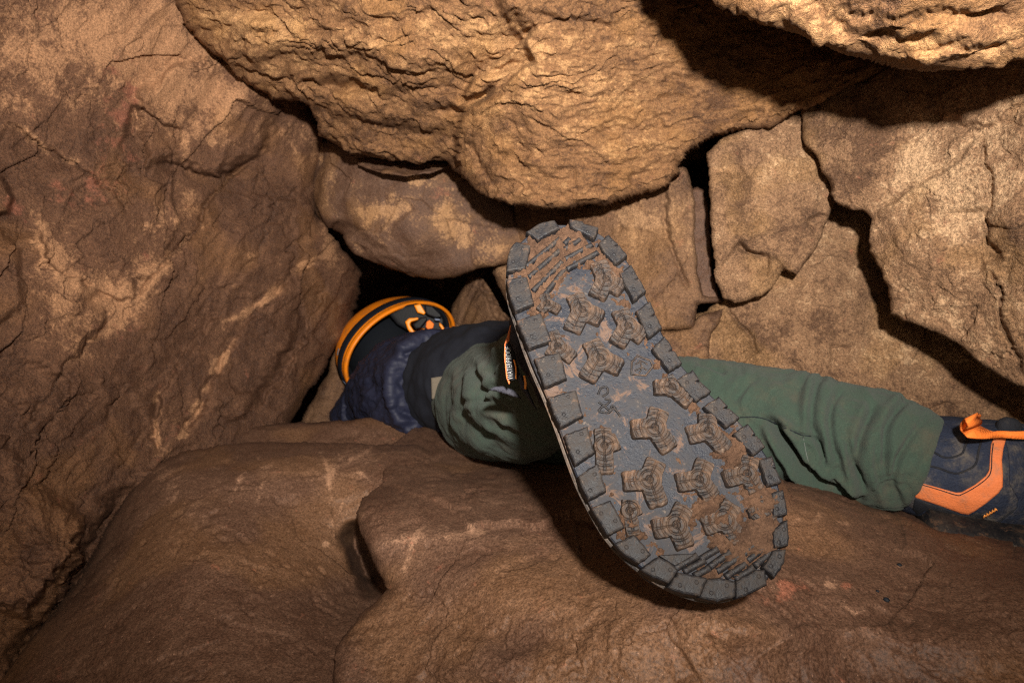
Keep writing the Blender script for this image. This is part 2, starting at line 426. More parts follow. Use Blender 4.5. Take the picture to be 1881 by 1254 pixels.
left_tan = gauss([(150, 50, 260, 110, 0.46), (330, 90, 120, 130, 0.296), (40, 170, 150, 100, 0.195), (430, 210, 110, 90, 0.234), (300, 180, 70, 70, 0.195),
                  (90, 470, 60, 60, 0.429), (180, 540, 70, 40, 0.390), (120, 620, 60, 90, 0.312), (345, 365, 40, 50, 0.351), (265, 420, 40, 60, 0.312), (260, 500, 50, 40, 0.273),
                  (215, 590, 50, 40, 0.390), (560, 300, 40, 80, 0.273), (610, 450, 30, 60, 0.429), (440, 520, 60, 30, 0.195), (490, 480, 60, 20, 0.195),
                  (400, 640, 22, 60, 0.234), (340, 780, 20, 60, 0.273), (60, 560, 60, 60, 0.195), (290, 820, 16, 50, 0.312), (560, 430, 60, 18, 0.273),
                  (480, 700, 120, 100, -.12), (150, 800, 200, 100, -.1), (60, 300, 120, 60, -.08), ('line', [(600, 455), (510, 515), (440, 600), (390, 690), (330, 800)], 9, .75), ('line', [(560, 440), (500, 450), (430, 470)], 7, .5), ('line', [(420, 590), (460, 560), (540, 520)], 7, .4),
                  ('line', [(15, 225), (70, 262), (140, 310)], 7, .6), ('line', [(370, 415), (310, 470), (250, 530), (210, 600), (130, 650)], 10, .6), ('line', [(70, 420), (80, 480), (110, 510), (200, 560)], 12, .6), ('line', [(285, 720), (285, 830)], 6, .6), ('line', [(380, 150), (340, 300)], 9, .4), ('line', [(430, 170), (400, 260)], 9, .4)])
left_red = gauss([(200, 260, 40, 110, .36), (150, 340, 60, 40, .30), (225, 190, 30, 60, .34), (200, 660, 40, 70, .22), (330, 790, 30, 60, .25), (20, 380, 25, 25, .5), (130, 860, 120, 60, .12), (240, 90, 60, 60, .1)])
left_slab = ROCK('rock_slab', 'large leaning brown rock slab forming the whole left side of the passage',
    [(-330, -330), (420, -330), (450, 20), (540, 120), (600, 240), (590, 290), (578, 330), (578, 392), (600, 425), (640, 470), (668, 505), (655, 560), (640, 610), (600, 670), (560, 730), (535, 775), (500, 840), (380, 900), (300, 1000), (200, 1130), (120, 1250), (60, 1400), (-330, 1500)],
    tps([(-300, 600, .72), (0, 600, .90), (300, 500, 1.16), (640, 560, 1.62), (0, 0, .92), (300, 0, 1.10), (550, 250, 1.42), (0, 1200, .80), (300, 850, 1.14), (520, 770, 1.42), (-300, 0, .74), (-300, 1400, .66), (200, -300, .85)]),
    .35, M['wall'], edge=(30, .05), jit=5, feats=left_feats, noise=n_left, seed=1.0, attrs={'tan': left_tan, 'red': left_red})

# -- big ceiling boulder -------------------------------------------
def n_ceil(P, X, Y):
    ang = np.where(X < 900, -9, 7) * 1.0
    k = sstep((X - 800) / 220); ang = -10 * (1 - k) + 9 * k
    kk = np.exp(-((X - 885 - (300 - Y) * .28) / 60) ** 2) * sstep((Y - 150) / 60)   # the cross-grained nose in the middle
    ang = ang + kk * 58
    Q = rot_xz(P - np.array([-.05, 0, 1.02]), ang)
    wv = fbm(P * 6, 3) * .035
    def saw(q, sharp=.82):
        f = q - np.floor(q); return np.where(f < sharp, f / sharp, (1 - f) / (1 - sharp))
    z = Q[..., 2] + wv + .012 * fbm(P * 22, 2)
    wr = sstep((X - 930) / 90)
    m1 = sstep(fbm(Q * np.array([7, 7, 26]) + 2, 2) * .9 + .45)
    m2 = sstep(fbm(Q * np.array([14, 14, 50]) + 8, 2) * .9 + .45)
    h = (1 - saw(z * 26 + .6 * fbm(P * 9 + 4, 2))) * .012 * m1 * (1 - .75 * wr) + (1 - saw(z * 64 + 1.4 * fbm(P * 18, 2))) * .0072 * m2 * (1 + .1 * wr)
    h = h + fbm(Q * np.array([26, 26, 80]) + 5, 4, .62) * .0048 * (1 + .5 * wr) + fbm(Q * np.array([75, 75, 170]), 3, .6) * .0022
    h = h + fbm(P * 4 + 11, 2) * .014 + .0045 * facets(X, Y, 60, 8, 2.6)
    calm = .45 + .55 * sstep((np.abs(X - 1000) - 60) / 200)
    return h * (1 - .35 * kk) - .004
ceil_feats = [
    ('ledge', [(990, 40), (960, 75), (930, 100), (885, 130), (850, 165), (845, 190)], -.055, 80, 7, {'wob': 6}),
    ('ledge', [(985, 108), (955, 125), (930, 150), (890, 180), (850, 215), (833, 245), (838, 300), (850, 340)], -.048, 120, 6, {'wob': 6, 'tap': 20}),
    ('blob', 890, 175, 34, 10, -18, -.035), ('blob', 925, 120, 40, 9, -15, -.03), ('blob', 838, 206, 32, 8, 5, -.03), ('blob', 600, 160, 80, 8, 8, -.03), ('blob', 680, 225, 90, 8, 10, -.025),
    ('ledge', [(400, 75), (440, 85), (520, 75), (600, 80)], .024, 60, 14, {'wob': 6}),
    ('ledge', [(395, 60), (460, 45), (560, 40), (700, 80), (820, 95)], .020, 70, 12, {'wob': 9}),
    ('ledge', [(580, 140), (640, 165), (720, 170), (800, 150)], -.022, 40, 9, {'wob': 8}),
    ('ledge', [(590, 215), (660, 232), (740, 236), (820, 240)], -.024, 40, 9, {'wob': 8}),
    ('ledge', [(460, 110), (560, 105), (680, 110)], -.014, 40, 8, {'wob': 8}),
    ('ledge', [(960, 15), (1010, 25), (1080, 30), (1140, 55)], -.016, 50, 8, {'wob': 8}),
    ('ledge', [(940, 315), (985, 322), (1060, 305)], -.014, 40, 8),
    ('ledge', [(1150, 330), (1205, 300), (1250, 285)], -.016, 40, 8),
    ('crack', [(860, 250), (875, 300), (905, 345)], 6, .014), ('crack', [(935, 160), (955, 250), (940, 330)], 14, .012),
    ('blob', 440, 55, 60, 26, 12, .03), ('blob', 885, 310, 30, 80, -12, .008), ('blob', 1120, 160, 190, 110, 0, .012), ('blob', 700, 60, 160, 60, 8, .015),
]
ceiling_boulder = ROCK('ceiling_boulder', 'huge golden ridged boulder hanging overhead across the top middle',
    [(250, -330), (300, -60), (322, 0), (338, 42), (362, 72), (385, 92), (415, 118), (440, 142), (470, 165), (500, 182), (545, 186), (566, 194), (580, 222), (588, 250), (615, 268), (650, 283), (700, 292), (760, 297), (800, 296), (822, 294), (838, 312), (858, 336), (882, 356), (915, 370), (950, 379), (1000, 382), (1060, 382), (1110, 376), (1160, 361), (1200, 348), (1232, 338), (1250, 322), (1246, 305), (1262, 280), (1290, 262), (1320, 250), (1370, 236), (1412, 234), (1440, 220), (1500, 195), (1560, 165), (1620, 142), (1680, 118), (1800, 60), (1850, -330)],
    tps([(320, -300, .92), (340, 20, 1.07), (470, 150, 1.17), (600, 260, 1.27), (840, 320, 1.20), (700, 0, .93), (640, 140, 1.05), (820, 180, 1.03), (950, 375, 1.10), (1020, 200, 1.015), (1240, 320, 1.08), (1100, 0, .93), (1420, 220, 1.0), (1560, 160, .955), (1700, 90, .93), (1330, 60, 1.0), (900, -300, .74), (1600, -200, .95)]),
    .34, M['ceil'], edge=(16, .03), jit=4, feats=ceil_feats, noise=n_ceil, seed=2.0,
    attrs={'tan': gauss([(430, 50, 120, 40, .5), (700, 60, 400, 80, .22), (500, 130, 200, 60, .15), (900, 90, 60, 60, .25), (960, 120, 90, 80, .15), (1080, 220, 160, 120, .25), (620, 200, 200, 60, .0), (880, 250, 40, 70, .2), (1200, 300, 60, 60, .2), (720, 270, 160, 30, .1)]),
           'red': gauss([(960, 170, 40, 50, .12)])})

# -- upper right boulder -------------------------------------------
def n_ur(P, X, Y):
    Q = rot_xz(P, 8 + 0 * X)
    z = Q[..., 2] + fbm(P * 7, 3) * .03
    f = z * 34; f = f - np.floor(f); saw = np.where(f < .8, f / .8, (1 - f) / .2)
    m1 = sstep(fbm(Q * np.array([9, 9, 30]) + 2, 2) * .9 + .4)
    return (1 - saw) * .008 * m1 + fbm(Q * np.array([26, 26, 80]) + 6, 4, .6) * .0042 + fbm(P * 7 + 3, 3) * .012 + fbm(P * 90, 2) * .0008
ur = ROCK('overhang_boulder', 'bright tan ridged boulder jutting in at the top right corner, closest overhead',
    [(980, -330), (1100, -190), (1215, -70), (1318, -8), (1360, 18), (1400, 41), (1464, 63), (1508, 84), (1553, 100), (1602, 112), (1661, 128), (1700, 131), (1739, 130), (1791, 126), (1840, 118), (1881, 108), (1960, 90), (2300, 10), (2300, -330)],
    tps([(1330, 0, .70), (1500, 60, .67), (1661, 120, .66), (1881, 100, .63), (1600, -300, .50), (1200, -300, .62), (2300, 0, .55), (2200, -300, .46), (1700, 20, .60)]),
    .26, M['ceil'], edge=(26, .035), jit=4, noise=n_ur, seed=3.0, step=STEP * 1.1,
    feats=[('ledge', [(1480, -10), (1510, 30), (1560, 55), (1620, 70), (1700, 62), (1881, 85)], -.014, 60, 12, {'wob': 9}), ('ledge', [(1650, 112), (1720, 95), (1800, 92), (1881, 70)], .012, 50, 9, {'wob': 9}),
           ('blob', 1470, 35, 50, 30, 30, .012), ('blob', 1750, 60, 90, 30, -4, .012), ('ledge', [(1500, 20), (1600, 30), (1750, 15), (1881, 25)], -.01, 50, 8, {'wob': 9})],
    attrs={'tan': gauss([(1480, 30, 80, 50, .35), (1700, 90, 160, 40, .32), (1881, 40, 160, 80, .25), (1650, 20, 60, 30, -.1)]), 'red': gauss([])})

# -- right-hand rocks ----------------------------------------------
def n_right(P, X, Y):
    Q = rot_xz(P, 30 + 0 * X)
    g = fbm(P * 9 + 41, 4, .55); st = sstep((g - .10) / .025)
    return fbm(P * 5, 2) * .008 + fbm(P * 17 + 5, 3, .55) * .0020 + fbm(P * 70 + 1, 4, .7) * .0017 + .0028 * st + .0050 * facets(X, Y, 80, -35, 1.6) + .0018 * facets(X + 700, Y, 26, 20, 1.5)
right_slab = ROCK('rock_slab', 'pale sandy rock slab with a ragged lower edge filling the right side',
    [(1474, 232), (1478, 262), (1490, 280), (1505, 296), (1510, 318), (1524, 334), (1526, 358), (1540, 376), (1560, 384), (1580, 386), (1594, 394), (1602, 402), (1594, 440), (1597, 462), (1616, 492), (1630, 530), (1636, 578), (1660, 588), (1692, 598), (1728, 616), (1765, 635), (1792, 662), (1830, 690), (1881, 714), (1960, 760), (2320, 900), (2320, -120), (1881, 60), (1700, 70), (1480, 160)],
    tps([(1480, 250, 1.01), (1600, 420, .97), (1640, 570, .95), (1750, 200, .87), (1881, 400, .80), (1881, 700, .84), (2300, 500, .62), (2300, 0, .6), (1500, 180, 1.03)]),
    .12, M['right'], edge=(10, .012), jit=3.5, noise=n_right, seed=4.0,
    feats=[('crack', [(1600, 388), (1640, 370), (1700, 335), (1770, 290), (1808, 238)], 2.6, .012, {'wob': 5}), ('ledge', [(1600, 388), (1640, 370), (1700, 335), (1770, 290), (1808, 238)], .008, 90, 6, {'wob': 5}),
           ('ledge', [(1700, 195), (1740, 215), (1805, 236), (1840, 215), (1900, 170)], -.016, 60, 9, {'wob': 8}), ('crack', [(1808, 236), (1815, 300), (1825, 350), (1815, 400), (1815, 440), (1838, 480)], 4, .014, {'wob': 8}),
           ('ledge', [(1812, 380), (1812, 440), (1838, 480)], -.018, 70, 9), ('crack', [(1815, 490), (1835, 540), (1840, 600), (1870, 660), (1881, 700)], 3.5, .016, {'wob': 8}),
           ('blob', 1570, 290, 50, 70, 20, .016), ('blob', 1700, 470, 90, 70, 20, .014), ('blob', 1870, 420, 50, 60, 0, .014), ('blob', 1870, 560, 40, 90, 0, .012), ('ledge', [(1755, 470), (1810, 465)], -.006, 40, 6)],
    attrs={'tan': gauss([(1800, 330, 200, 160, .32), (1700, 520, 140, 120, .26), (1680, 270, 80, 60, .2), (1590, 290, 40, 50, -.42), (1620, 260, 30, 40, -.3), (1580, 230, 50, 40, -.2), (1700, 420, 80, 50, .12), (1730, 490, 30, 40, -.25), (1870, 450, 50, 60, -.35), (1690, 370, 40, 20, -.1), (1800, 640, 80, 60, .1)]),
           'red': gauss([(1700, 440, 60, 60, .12)])})
lower_slab = ROCK('rock_slab', 'sloping pale brown slab right behind the green trouser leg',
    [(1255, 590), (1300, 572), (1330, 548), (1420, 470), (1500, 330), (1700, 330), (1900, 500), (2300, 800), (2300, 1050), (1600, 960), (1300, 760), (1230, 690), (1248, 640)],
    tps([(1300, 600, 1.17), (1450, 500, 1.13), (1560, 420, 1.13), (1700, 640, 1.10), (1881, 760, 1.02), (1400, 680, 1.10), (2300, 900, .8), (1600, 900, 1.02)]),
    .15, M['right'], edge=(14, .015), jit=3, noise=n_right, seed=5.0,
    feats=[('crack', [(1330, 555), (1370, 610), (1400, 655)], 3.5, .014), ('ledge', [(1480, 500), (1440, 600), (1430, 650)], -.006, 60, 8), ('ledge', [(1525, 635), (1565, 640)], -.010, 40, 6, {'wob': 4}),
           ('crack', [(1440, 660), (1480, 690)], 3, .012), ('blob', 1540, 560, 60, 50, 10, .015), ('blob', 1420, 590, 40, 60, 10, .012)],
    attrs={'tan': gauss([(1500, 480, 120, 120, .2), (1650, 640, 160, 80, .35), (1350, 640, 60, 60, -.1), (1540, 610, 40, 40, -.25), (1450, 600, 60, 60, -.05)]), 'red': gauss([])})
center_block = ROCK('rock_block', 'squarish tan rock block beside the tall dark crack with a notched lower tip',
    [(1300, 282), (1330, 255), (1400, 225), (1480, 180), (1560, 200), (1560, 330), (1532, 376), (1524, 392), (1508, 436), (1496, 462), (1478, 484), (1463, 505), (1452, 500), (1440, 494), (1422, 524), (1400, 543), (1375, 552), (1352, 556), (1330, 548), (1318, 520), (1310, 470), (1307, 400), (1304, 340)],
    tps([(1310, 300, 1.07), (1320, 530, 1.09), (1450, 300, 1.05), (1520, 380, 1.05), (1460, 500, 1.06), (1400, 420, 1.05), (1550, 220, 1.06)]),
    .14, M['right'], edge=(9, .012), jit=3, noise=n_right, seed=6.0,
    feats=[('ledge', [(1350, 444), (1375, 462), (1420, 470)], -.022, 40, 7, {'wob': 4}), ('crack', [(1350, 443), (1372, 460), (1405, 469)], 5, .02, {'wob': 3}), ('ledge', [(1420, 470), (1438, 492), (1462, 506)], -.012, 40, 5, {'wob': 3}),
           ('ledge', [(1480, 405), (1500, 395), (1528, 390)], -.014, 30, 6), ('blob', 1450, 330, 70, 80, 0, .008), ('blob', 1350, 330, 18, 60, -8, -.012), ('blob', 1390, 520, 40, 30, 0, .008)],
    attrs={'tan': gauss([(1450, 300, 90, 80, .3), (1360, 350, 20, 60, -.25), (1410, 460, 60, 30, -.05), (1440, 430, 60, 40, .05)]), 'red': gauss([(1370, 490, 30, 30, .08)])})
pillar = ROCK('rock_pillar', 'narrow dark brown upright rock sliver inside the crack',
    [(1262, 356), (1278, 344), (1296, 350), (1303, 380), (1306, 440), (1311, 500), (1322, 540), (1330, 556), (1262, 556), (1262, 450)],
    tps([(1275, 350, 1.185), (1300, 450, 1.17), (1310, 550, 1.16), (1280, 500, 1.17)]), .12, M['mid'], edge=(7, .01), jit=3.5, noise=lambda P, X, Y: fbm(P * 14, 3) * .008 + fbm(P * 60, 3) * .002, seed=7.0,
    attrs={'tan': gauss([(1290, 400, 60, 120, -.3), (1300, 530, 30, 30, .3)]), 'red': gauss([])})
tall_block = ROCK('rock_block', 'tall flat-faced tan block left of the dark crack behind the sole',
    [(1050, 350), (1170, 330), (1246, 296), (1262, 310), (1270, 336), (1276, 370), (1278, 420), (1279, 500), (1290, 545), (1318, 548), (1326, 552), (1300, 556), (1280, 560), (1272, 600), (1225, 606), (1195, 616), (1100, 600), (1030, 520)],
    tps([(1060, 370, 1.28), (1240, 320, 1.18), (1270, 500, 1.16), (1220, 590, 1.15), (1100, 480, 1.25), (1310, 550, 1.15)]), .14, M['back'], edge=(12, .014), jit=2.5, noise=n_right, seed=8.0,
    feats=[('ledge', [(1224, 320), (1222, 380), (1230, 450)], -.010, 40, 7), ('crack', [(1225, 330), (1222, 400), (1232, 460), (1265, 540)], 4, .012), ('ledge', [(1130, 410), (1180, 425), (1210, 430)], -.006, 40, 5)],
    attrs={'tan': gauss([(1170, 420, 60, 60, .4), (1250, 400, 25, 60, .2), (1220, 540, 50, 50, .25), (1170, 480, 40, 40, -.1)]), 'red': gauss([(1260, 470, 20, 50, .1)])})
small_block = ROCK('rock_block', 'small cracked block wedged low behind the heel side of the sole',
    [(1180, 600), (1222, 606), (1240, 608), (1268, 606), (1278, 590), (1300, 575), (1330, 566), (1322, 590), (1306, 610), (1300, 640), (1302, 700), (1180, 720)],
    tps([(1190, 620, 1.17), (1290, 600, 1.15), (1250, 690, 1.12)]), .1, M['back'], edge=(10, .012), jit=2.5, noise=n_right, seed=9.0,
    attrs={'tan': gauss([(1280, 590, 30, 20, .3), (1230, 640, 50, 30, .1)]), 'red': gauss([(1230, 650, 60, 30, .12)])})
back_rock = ROCK('back_boulder', 'shadowed brown boulder behind the raised heel of the sole',
    [(880, 330), (1120, 340), (1210, 420), (1220, 640), (1000, 660), (945, 600), (935, 560), (915, 525), (905, 500), (930, 440)],
    tps([(880, 470, 1.55), (940, 560, 1.52), (1000, 400, 1.42), (1150, 500, 1.33), (1150, 620, 1.3)]), .2, M['back'], edge=(18, .03), jit=3, noise=n_right, seed=10.0,
    feats=[('crack', [(878, 505), (920, 490), (950, 485)], 3, .012)],
    attrs={'tan': gauss([(900, 490, 60, 40, .4), (930, 460, 40, 30, .3), (1000, 400, 80, 60, -.1)]), 'red': gauss([])})
# -- middle block and its flake ------------------------------------
def n_mid(P, X, Y):
    low = sstep((Y - 400 - (X - 580) * .28) / 40) * sstep((800 - X) / 90)
    Q = rot_xz(P, -32 + 0 * X)
    return fbm(P * 7, 3) * .011 + fbm(P * 24 + 4, 3) * .0022 + low * fbm(Q * np.array([10, 10, 60]), 3, .6, True) * .006 + .007 * facets(X, Y, 70, 25, 1.5)
mid_block = ROCK('rock_block', 'smooth blotchy brown block wedged above the dark hole over the helmet',
    [(572, 300), (580, 255), (650, 250), (830, 280), (880, 330), (960, 380), (1000, 470), (940, 482), (905, 488), (875, 494), (868, 498), (845, 506), (800, 512), (760, 508), (722, 494), (690, 482), (655, 463), (628, 432), (592, 412), (577, 392), (572, 350)],
    tps([(580, 380, 1.50), (720, 400, 1.40), (860, 490, 1.44), (900, 400, 1.45), (980, 450, 1.46), (650, 300, 1.44), (760, 500, 1.46), (820, 320, 1.40)]), .22, M['mid'], edge=(26, .045), jit=3, noise=n_mid, seed=11.0,
    feats=[('ledge', [(700, 360), (740, 370), (760, 390)], -.010, 50, 14), ('ledge', [(600, 405), (660, 425), (720, 465)], -.014, 40, 9, {'wob': 5}), ('blob', 800, 430, 60, 50, 0, .015), ('blob', 620, 350, 50, 50, 0, .015), ('crack', [(870, 420), (868, 470), (872, 495)], 3, .006)],
    attrs={'tan': gauss([(695, 385, 40, 18, 0.540), (815, 385, 25, 50, 0.360), (850, 420, 35, 40, 0.324), (600, 330, 18, 60, 0.216), (720, 360, 15, 10, 0.360), (760, 330, 30, 12, 0.360), (640, 460, 60, 20, 0.072), (900, 460, 40, 30, 0.360), (760, 460, 80, 40, -.2)]),
           'red': gauss([(815, 330, 34, 22, 0.504), (800, 345, 20, 15, 0.144)])})
flake = ROCK('rock_flake', 'thin horizontal rock flake lying on top of the blotchy block',
    [(656, 292), (690, 288), (760, 292), (810, 294), (828, 300), (824, 308), (790, 318), (745, 325), (700, 318), (675, 310), (658, 304)],
    tps([(660, 298, 1.38), (740, 305, 1.35), (825, 300, 1.35)]), .06, M['mid'], edge=(10, .016), jit=2, noise=lambda P, X, Y: fbm(P * np.array([20, 20, 60]), 4) * .005, seed=12.0, step=2.2,
    attrs={'tan': gauss([(740, 300, 90, 12, .15)]), 'red': gauss([])})
hole_stone = ROCK('hole_stone', 'dark upright grained stone on the right side of the hole',
    [(862, 505), (882, 505), (905, 540), (925, 575), (960, 600), (960, 680), (850, 680), (826, 600), (832, 560), (850, 530)],
    tps([(840, 580, 1.78), (880, 520, 1.72), (950, 640, 1.62)]), .2, M['back'], edge=(12, .03), jit=2.5, noise=lambda P, X, Y: fbm(rot_xz(P, 62 + 0 * X) * np.array([6, 6, 55]), 4, .6, True) * .005, seed=13.0,
    feats=[('crack', [(880, 510), (905, 555), (935, 600)], 4, .03)], attrs={'tan': gauss([(900, 570, 60, 60, -.1)]), 'red': gauss([])})
low_stone = ROCK('low_stone', 'small dark stone low beside the jacket at the foot of the left slab',
    [(610, 640), (640, 650), (650, 700), (640, 790), (560, 820), (545, 790), (575, 730), (600, 690)],
    tps([(630, 670, 1.72), (560, 790, 1.6), (640, 780, 1.65)]), .15, M['back'], edge=(26, .04), jit=3, noise=n_right, seed=14.0, attrs={'tan': gauss([(610, 720, 20, 50, .1)]), 'red': gauss([])})

# -- floor boulders ------------------------------------------------
def n_floor(P, X, Y):
    pit = sstep((fbm(P * 26 + 8, 3, .6) - .42) / .12)
    return fbm(P * 3.2, 2) * .014 + fbm(P * 9 + 5, 2) * .0028 + fbm(P * 70, 4, .75) * .0009 - .0022 * pit + .0045 * facets(X, Y, 150, 12, 1.7)
far_floor = ROCK('floor_boulder', 'low dull brown rock lying flat under the navy jacket',
    [(400, 830), (412, 806), (425, 792), (470, 780), (560, 776), (640, 774), (700, 768), (740, 770), (790, 784), (815, 800), (850, 830), (900, 860), (880, 880), (420, 870)],
    tps([(420, 800, 1.32), (700, 770, 1.38), (850, 830, 1.22), (600, 830, 1.22), (880, 880, 1.12), (450, 870, 1.22)]), .2, M['floor'], edge=(16, .05), jit=2, noise=n_floor, seed=15.0,
    attrs={'tan': gauss([(720, 800, 80, 20, .1), (480, 800, 60, 20, .0)]), 'red': gauss([])})
left_floor = ROCK('floor_boulder', 'broad smooth dark brown boulder sloping down across the bottom left',
    [(-40, 1290), (20, 1225), (60, 1170), (110, 1105), (150, 1050), (185, 990), (210, 945), (236, 905), (262, 872), (292, 848), (340, 830), (400, 816), (460, 812), (540, 812), (620, 812), (690, 816), (760, 815), (820, 840), (840, 960), (800, 1100), (760, 1254), (780, 1500), (-200, 1500)],
    tps([(0, 1254, .74), (150, 1060, .88), (290, 850, 1.07), (450, 815, 1.12), (700, 820, 1.12), (700, 880, .98), (400, 950, .86), (640, 960, .95), (690, 1060, .93), (300, 1200, .66), (600, 1200, .70), (400, 1450, .52), (760, 1254, .62)]), .25, M['floor'], edge=(46, .06), jit=2.5, noise=n_floor, seed=16.0,
    feats=[('blob', 480, 860, 120, 40, 0, .02), ('crack', [(652, 950), (650, 985), (662, 1030), (690, 1078), (712, 1090)], 15, .11, {'wob': 4, 'tap': 4}), ('crack', [(360, 955), (400, 935), (410, 932)], 6, .006), ('ledge', [(600, 930), (640, 920), (680, 900)], -.004, 40, 10)],
    attrs={'tan': gauss([('line', [(690, 820), (640, 850), (600, 880)], 4, 0.40), ('line', [(590, 830), (610, 880), (600, 930)], 4, 0.36), ('line', [(450, 865), (430, 900), (420, 920)], 3, 0.43), ('line', [(480, 890), (470, 940)], 4, 0.29), ('line', [(630, 925), (610, 960), (608, 985)], 3, 0.50), ('line', [(540, 840), (480, 860)], 5, 0.25), ('line', [(660, 870), (690, 890)], 4, 0.36), (660, 830, 60, 25, .22), (620, 880, 50, 40, .22), (470, 900, 90, 60, .08), (330, 900, 60, 60, .15), (630, 970, 20, 40, .2), (300, 870, 40, 40, .15), (140, 1180, 80, 80, .12), (596, 1000, 7, 6, .9), (220, 1050, 30, 30, .15)]), 'red': gauss([(140, 1150, 80, 80, .08)])})
center_feats = [
    ('ledge', [(690, 1000), (760, 960), (850, 975), (940, 965), (1010, 975), (1060, 985)], -.0, 60, 20),
    ('blob', 850, 985, 200, 22, -4, .012), ('blob', 720, 940, 60, 50, 0, .02), ('blob', 960, 1060, 150, 70, 0, .015),
    ('ledge', [(1235, 1130), (1250, 1180), (1280, 1254)], -.008, 60, 30, {'wob': 10}),
    ('ledge', [(1240, 1128), (1400, 1138), (1560, 1142), (1720, 1140), (1881, 1150)], .010, 40, 30, {'wob': 14}), ('ledge', [(760, 1150), (850, 1180), (960, 1200), (1080, 1190)], .010, 40, 24, {'wob': 14}), ('blob', 1400, 1150, 130, 40, 5, .016), ('blob', 1700, 1160, 130, 40, 5, .014),
    ('blob', 900, 1230, 90, 40, 0, .014), ('blob', 1150, 1180, 60, 50, 0, .014), ('blob', 1500, 960, 90, 20, 10, .008), ('blob', 1815, 975, 60, 22, 10, .018),
]
def n_cfloor(P, X, Y):
    low = np.maximum(sstep((Y - 1120) / 90), sstep((Y - 1080) / 40) * sstep((760 - X) / 60))
    return n_floor(P, X, Y) + low * (fbm(P * 12 + 3, 3, .5) * .0045 + fbm(P * 80, 3, .6) * .0013)
center_floor = ROCK('floor_boulder', 'wide brown boulder the boot toe rests on, running to the bottom right',
    [(654, 940), (664, 916), (690, 896), (705, 885), (705, 850), (720, 815), (760, 785), (790, 786), (815, 800), (850, 828), (900, 836), (1000, 850), (1200, 862), (1430, 878), (1500, 882), (1550, 888), (1585, 906), (1600, 924), (1622, 917), (1650, 928), (1690, 952), (1725, 968), (1760, 958), (1800, 962), (1881, 976), (1960, 990), (2320, 1060), (2320, 1500), (590, 1500), (612, 1254), (620, 1190), (642, 1152), (668, 1122), (690, 1106), (714, 1084), (690, 1040), (668, 990)],
    tps([(660, 945, .83), (700, 885, .955), (720, 830, 1.13), (780, 790, 1.28), (850, 830, 1.16), (900, 840, 1.10), (700, 1080, .72), (850, 975, .76), (1000, 970, .75), (1200, 870, .96), (1440, 885, .88), (1600, 930, .86), (1881, 980, .83), (1000, 1110, .60), (900, 1240, .57), (1300, 1100, .525), (1300, 1220, .50), (1600, 1080, .58), (1600, 1200, .54), (1881, 1080, .60), (1881, 1200, .52), (2300, 1100, .6), (1300, 1450, .45), (2200, 1450, .42), (800, 1450, .5), (1100, 1040, .64)]),
    .25, M['floor'], edge=(26, .035), jit=2.5, feats=center_feats, noise=n_cfloor, seed=17.0, efn=lambda X, Y: np.maximum(sstep((Y - 870) / 60), sstep((X - 900) / 200)),
    attrs={'tan': gauss([('line', [(700, 1010), (760, 990), (850, 980), (950, 965)], 8, 0.29), ('line', [(740, 1060), (760, 1010), (790, 960)], 8, 0.29), ('line', [(1500, 950), (1560, 962), (1620, 975)], 3, 0.36), ('line', [(1570, 985), (1600, 1000)], 3, 0.36), ('line', [(1650, 1030), (1720, 1040)], 3, 0.29), ('line', [(1540, 1080), (1580, 1105), (1600, 1108)], 4, 0.36), ('line', [(1450, 960), (1520, 958)], 3, 0.29), ('line', [(860, 900), (900, 930), (960, 945)], 5, 0.25), (760, 1010, 40, 60, .15), (840, 985, 90, 16, .2), (960, 1130, 60, 30, .2), (800, 900, 60, 40, .12), (760, 1160, 60, 80, .12), (1250, 1190, 60, 60, .2), (1520, 955, 120, 20, .1), (1600, 1010, 120, 30, .08), (1560, 1095, 60, 12, .3), (1530, 1055, 12, 8, .6), (1250, 1110, 60, 14, .22), (1400, 1125, 200, 14, .1), (1200, 1030, 200, 100, .05)]),
           'red': gauss([(1455, 1068, 26, 16, .75), (1560, 1055, 16, 12, .6), (1420, 1090, 40, 14, .35), (750, 1020, 30, 50, .1)])})

# -- rock far inside the hole and the cave bottom (setting)
def sheet(name, a0, a1, b0, b1, n, place, mat):
    a, b = np.meshgrid(np.linspace(a0, a1, n), np.linspace(b0, b1, n)); h = fbm(np.stack([a * 2, b * 2, a * 0 + a1], -1), 4)
    V = np.stack(place(a, b, h), -1).reshape(-1, 3); i = np.arange(n * n).reshape(n, n)
    F = np.stack([i[:-1, :-1].ravel(), i[:-1, 1:].ravel(), i[1:, 1:].ravel(), i[1:, :-1].ravel()], 1); z = np.zeros(len(V))
    o = mesh_np(name, V, F, mat, attrs={'tan': fbm(V * 6, 4) * .5, 'red': z, 'yel': z}); o['kind'] = 'structure'; return o
sheet('cave_floor', -3, 3, -1.2, 6.6, 140, lambda a, b, h: (a, b, .02 + .05 * h), M['floor'])
sheet('cave_wall', -3, 3, -.1, 3.0, 120, lambda a, b, h: (a, 6.0 + .2 * h, b), M['wall'])
sheet('cave_wall', -1.2, 6.4, -.1, 2.6, 120, lambda a, b, h: (-1.5 + .12 * h, a, b), M['wall'])
sheet('cave_wall', -1.2, 6.4, -.1, 2.6, 120, lambda a, b, h: (1.5 + .12 * h, a, b), M['wall'])
sheet('cave_ceiling', -1.7, 1.7, -1.2, 6.4, 120, lambda a, b, h: (a, b, 2.1 + .12 * h), M['ceil'])
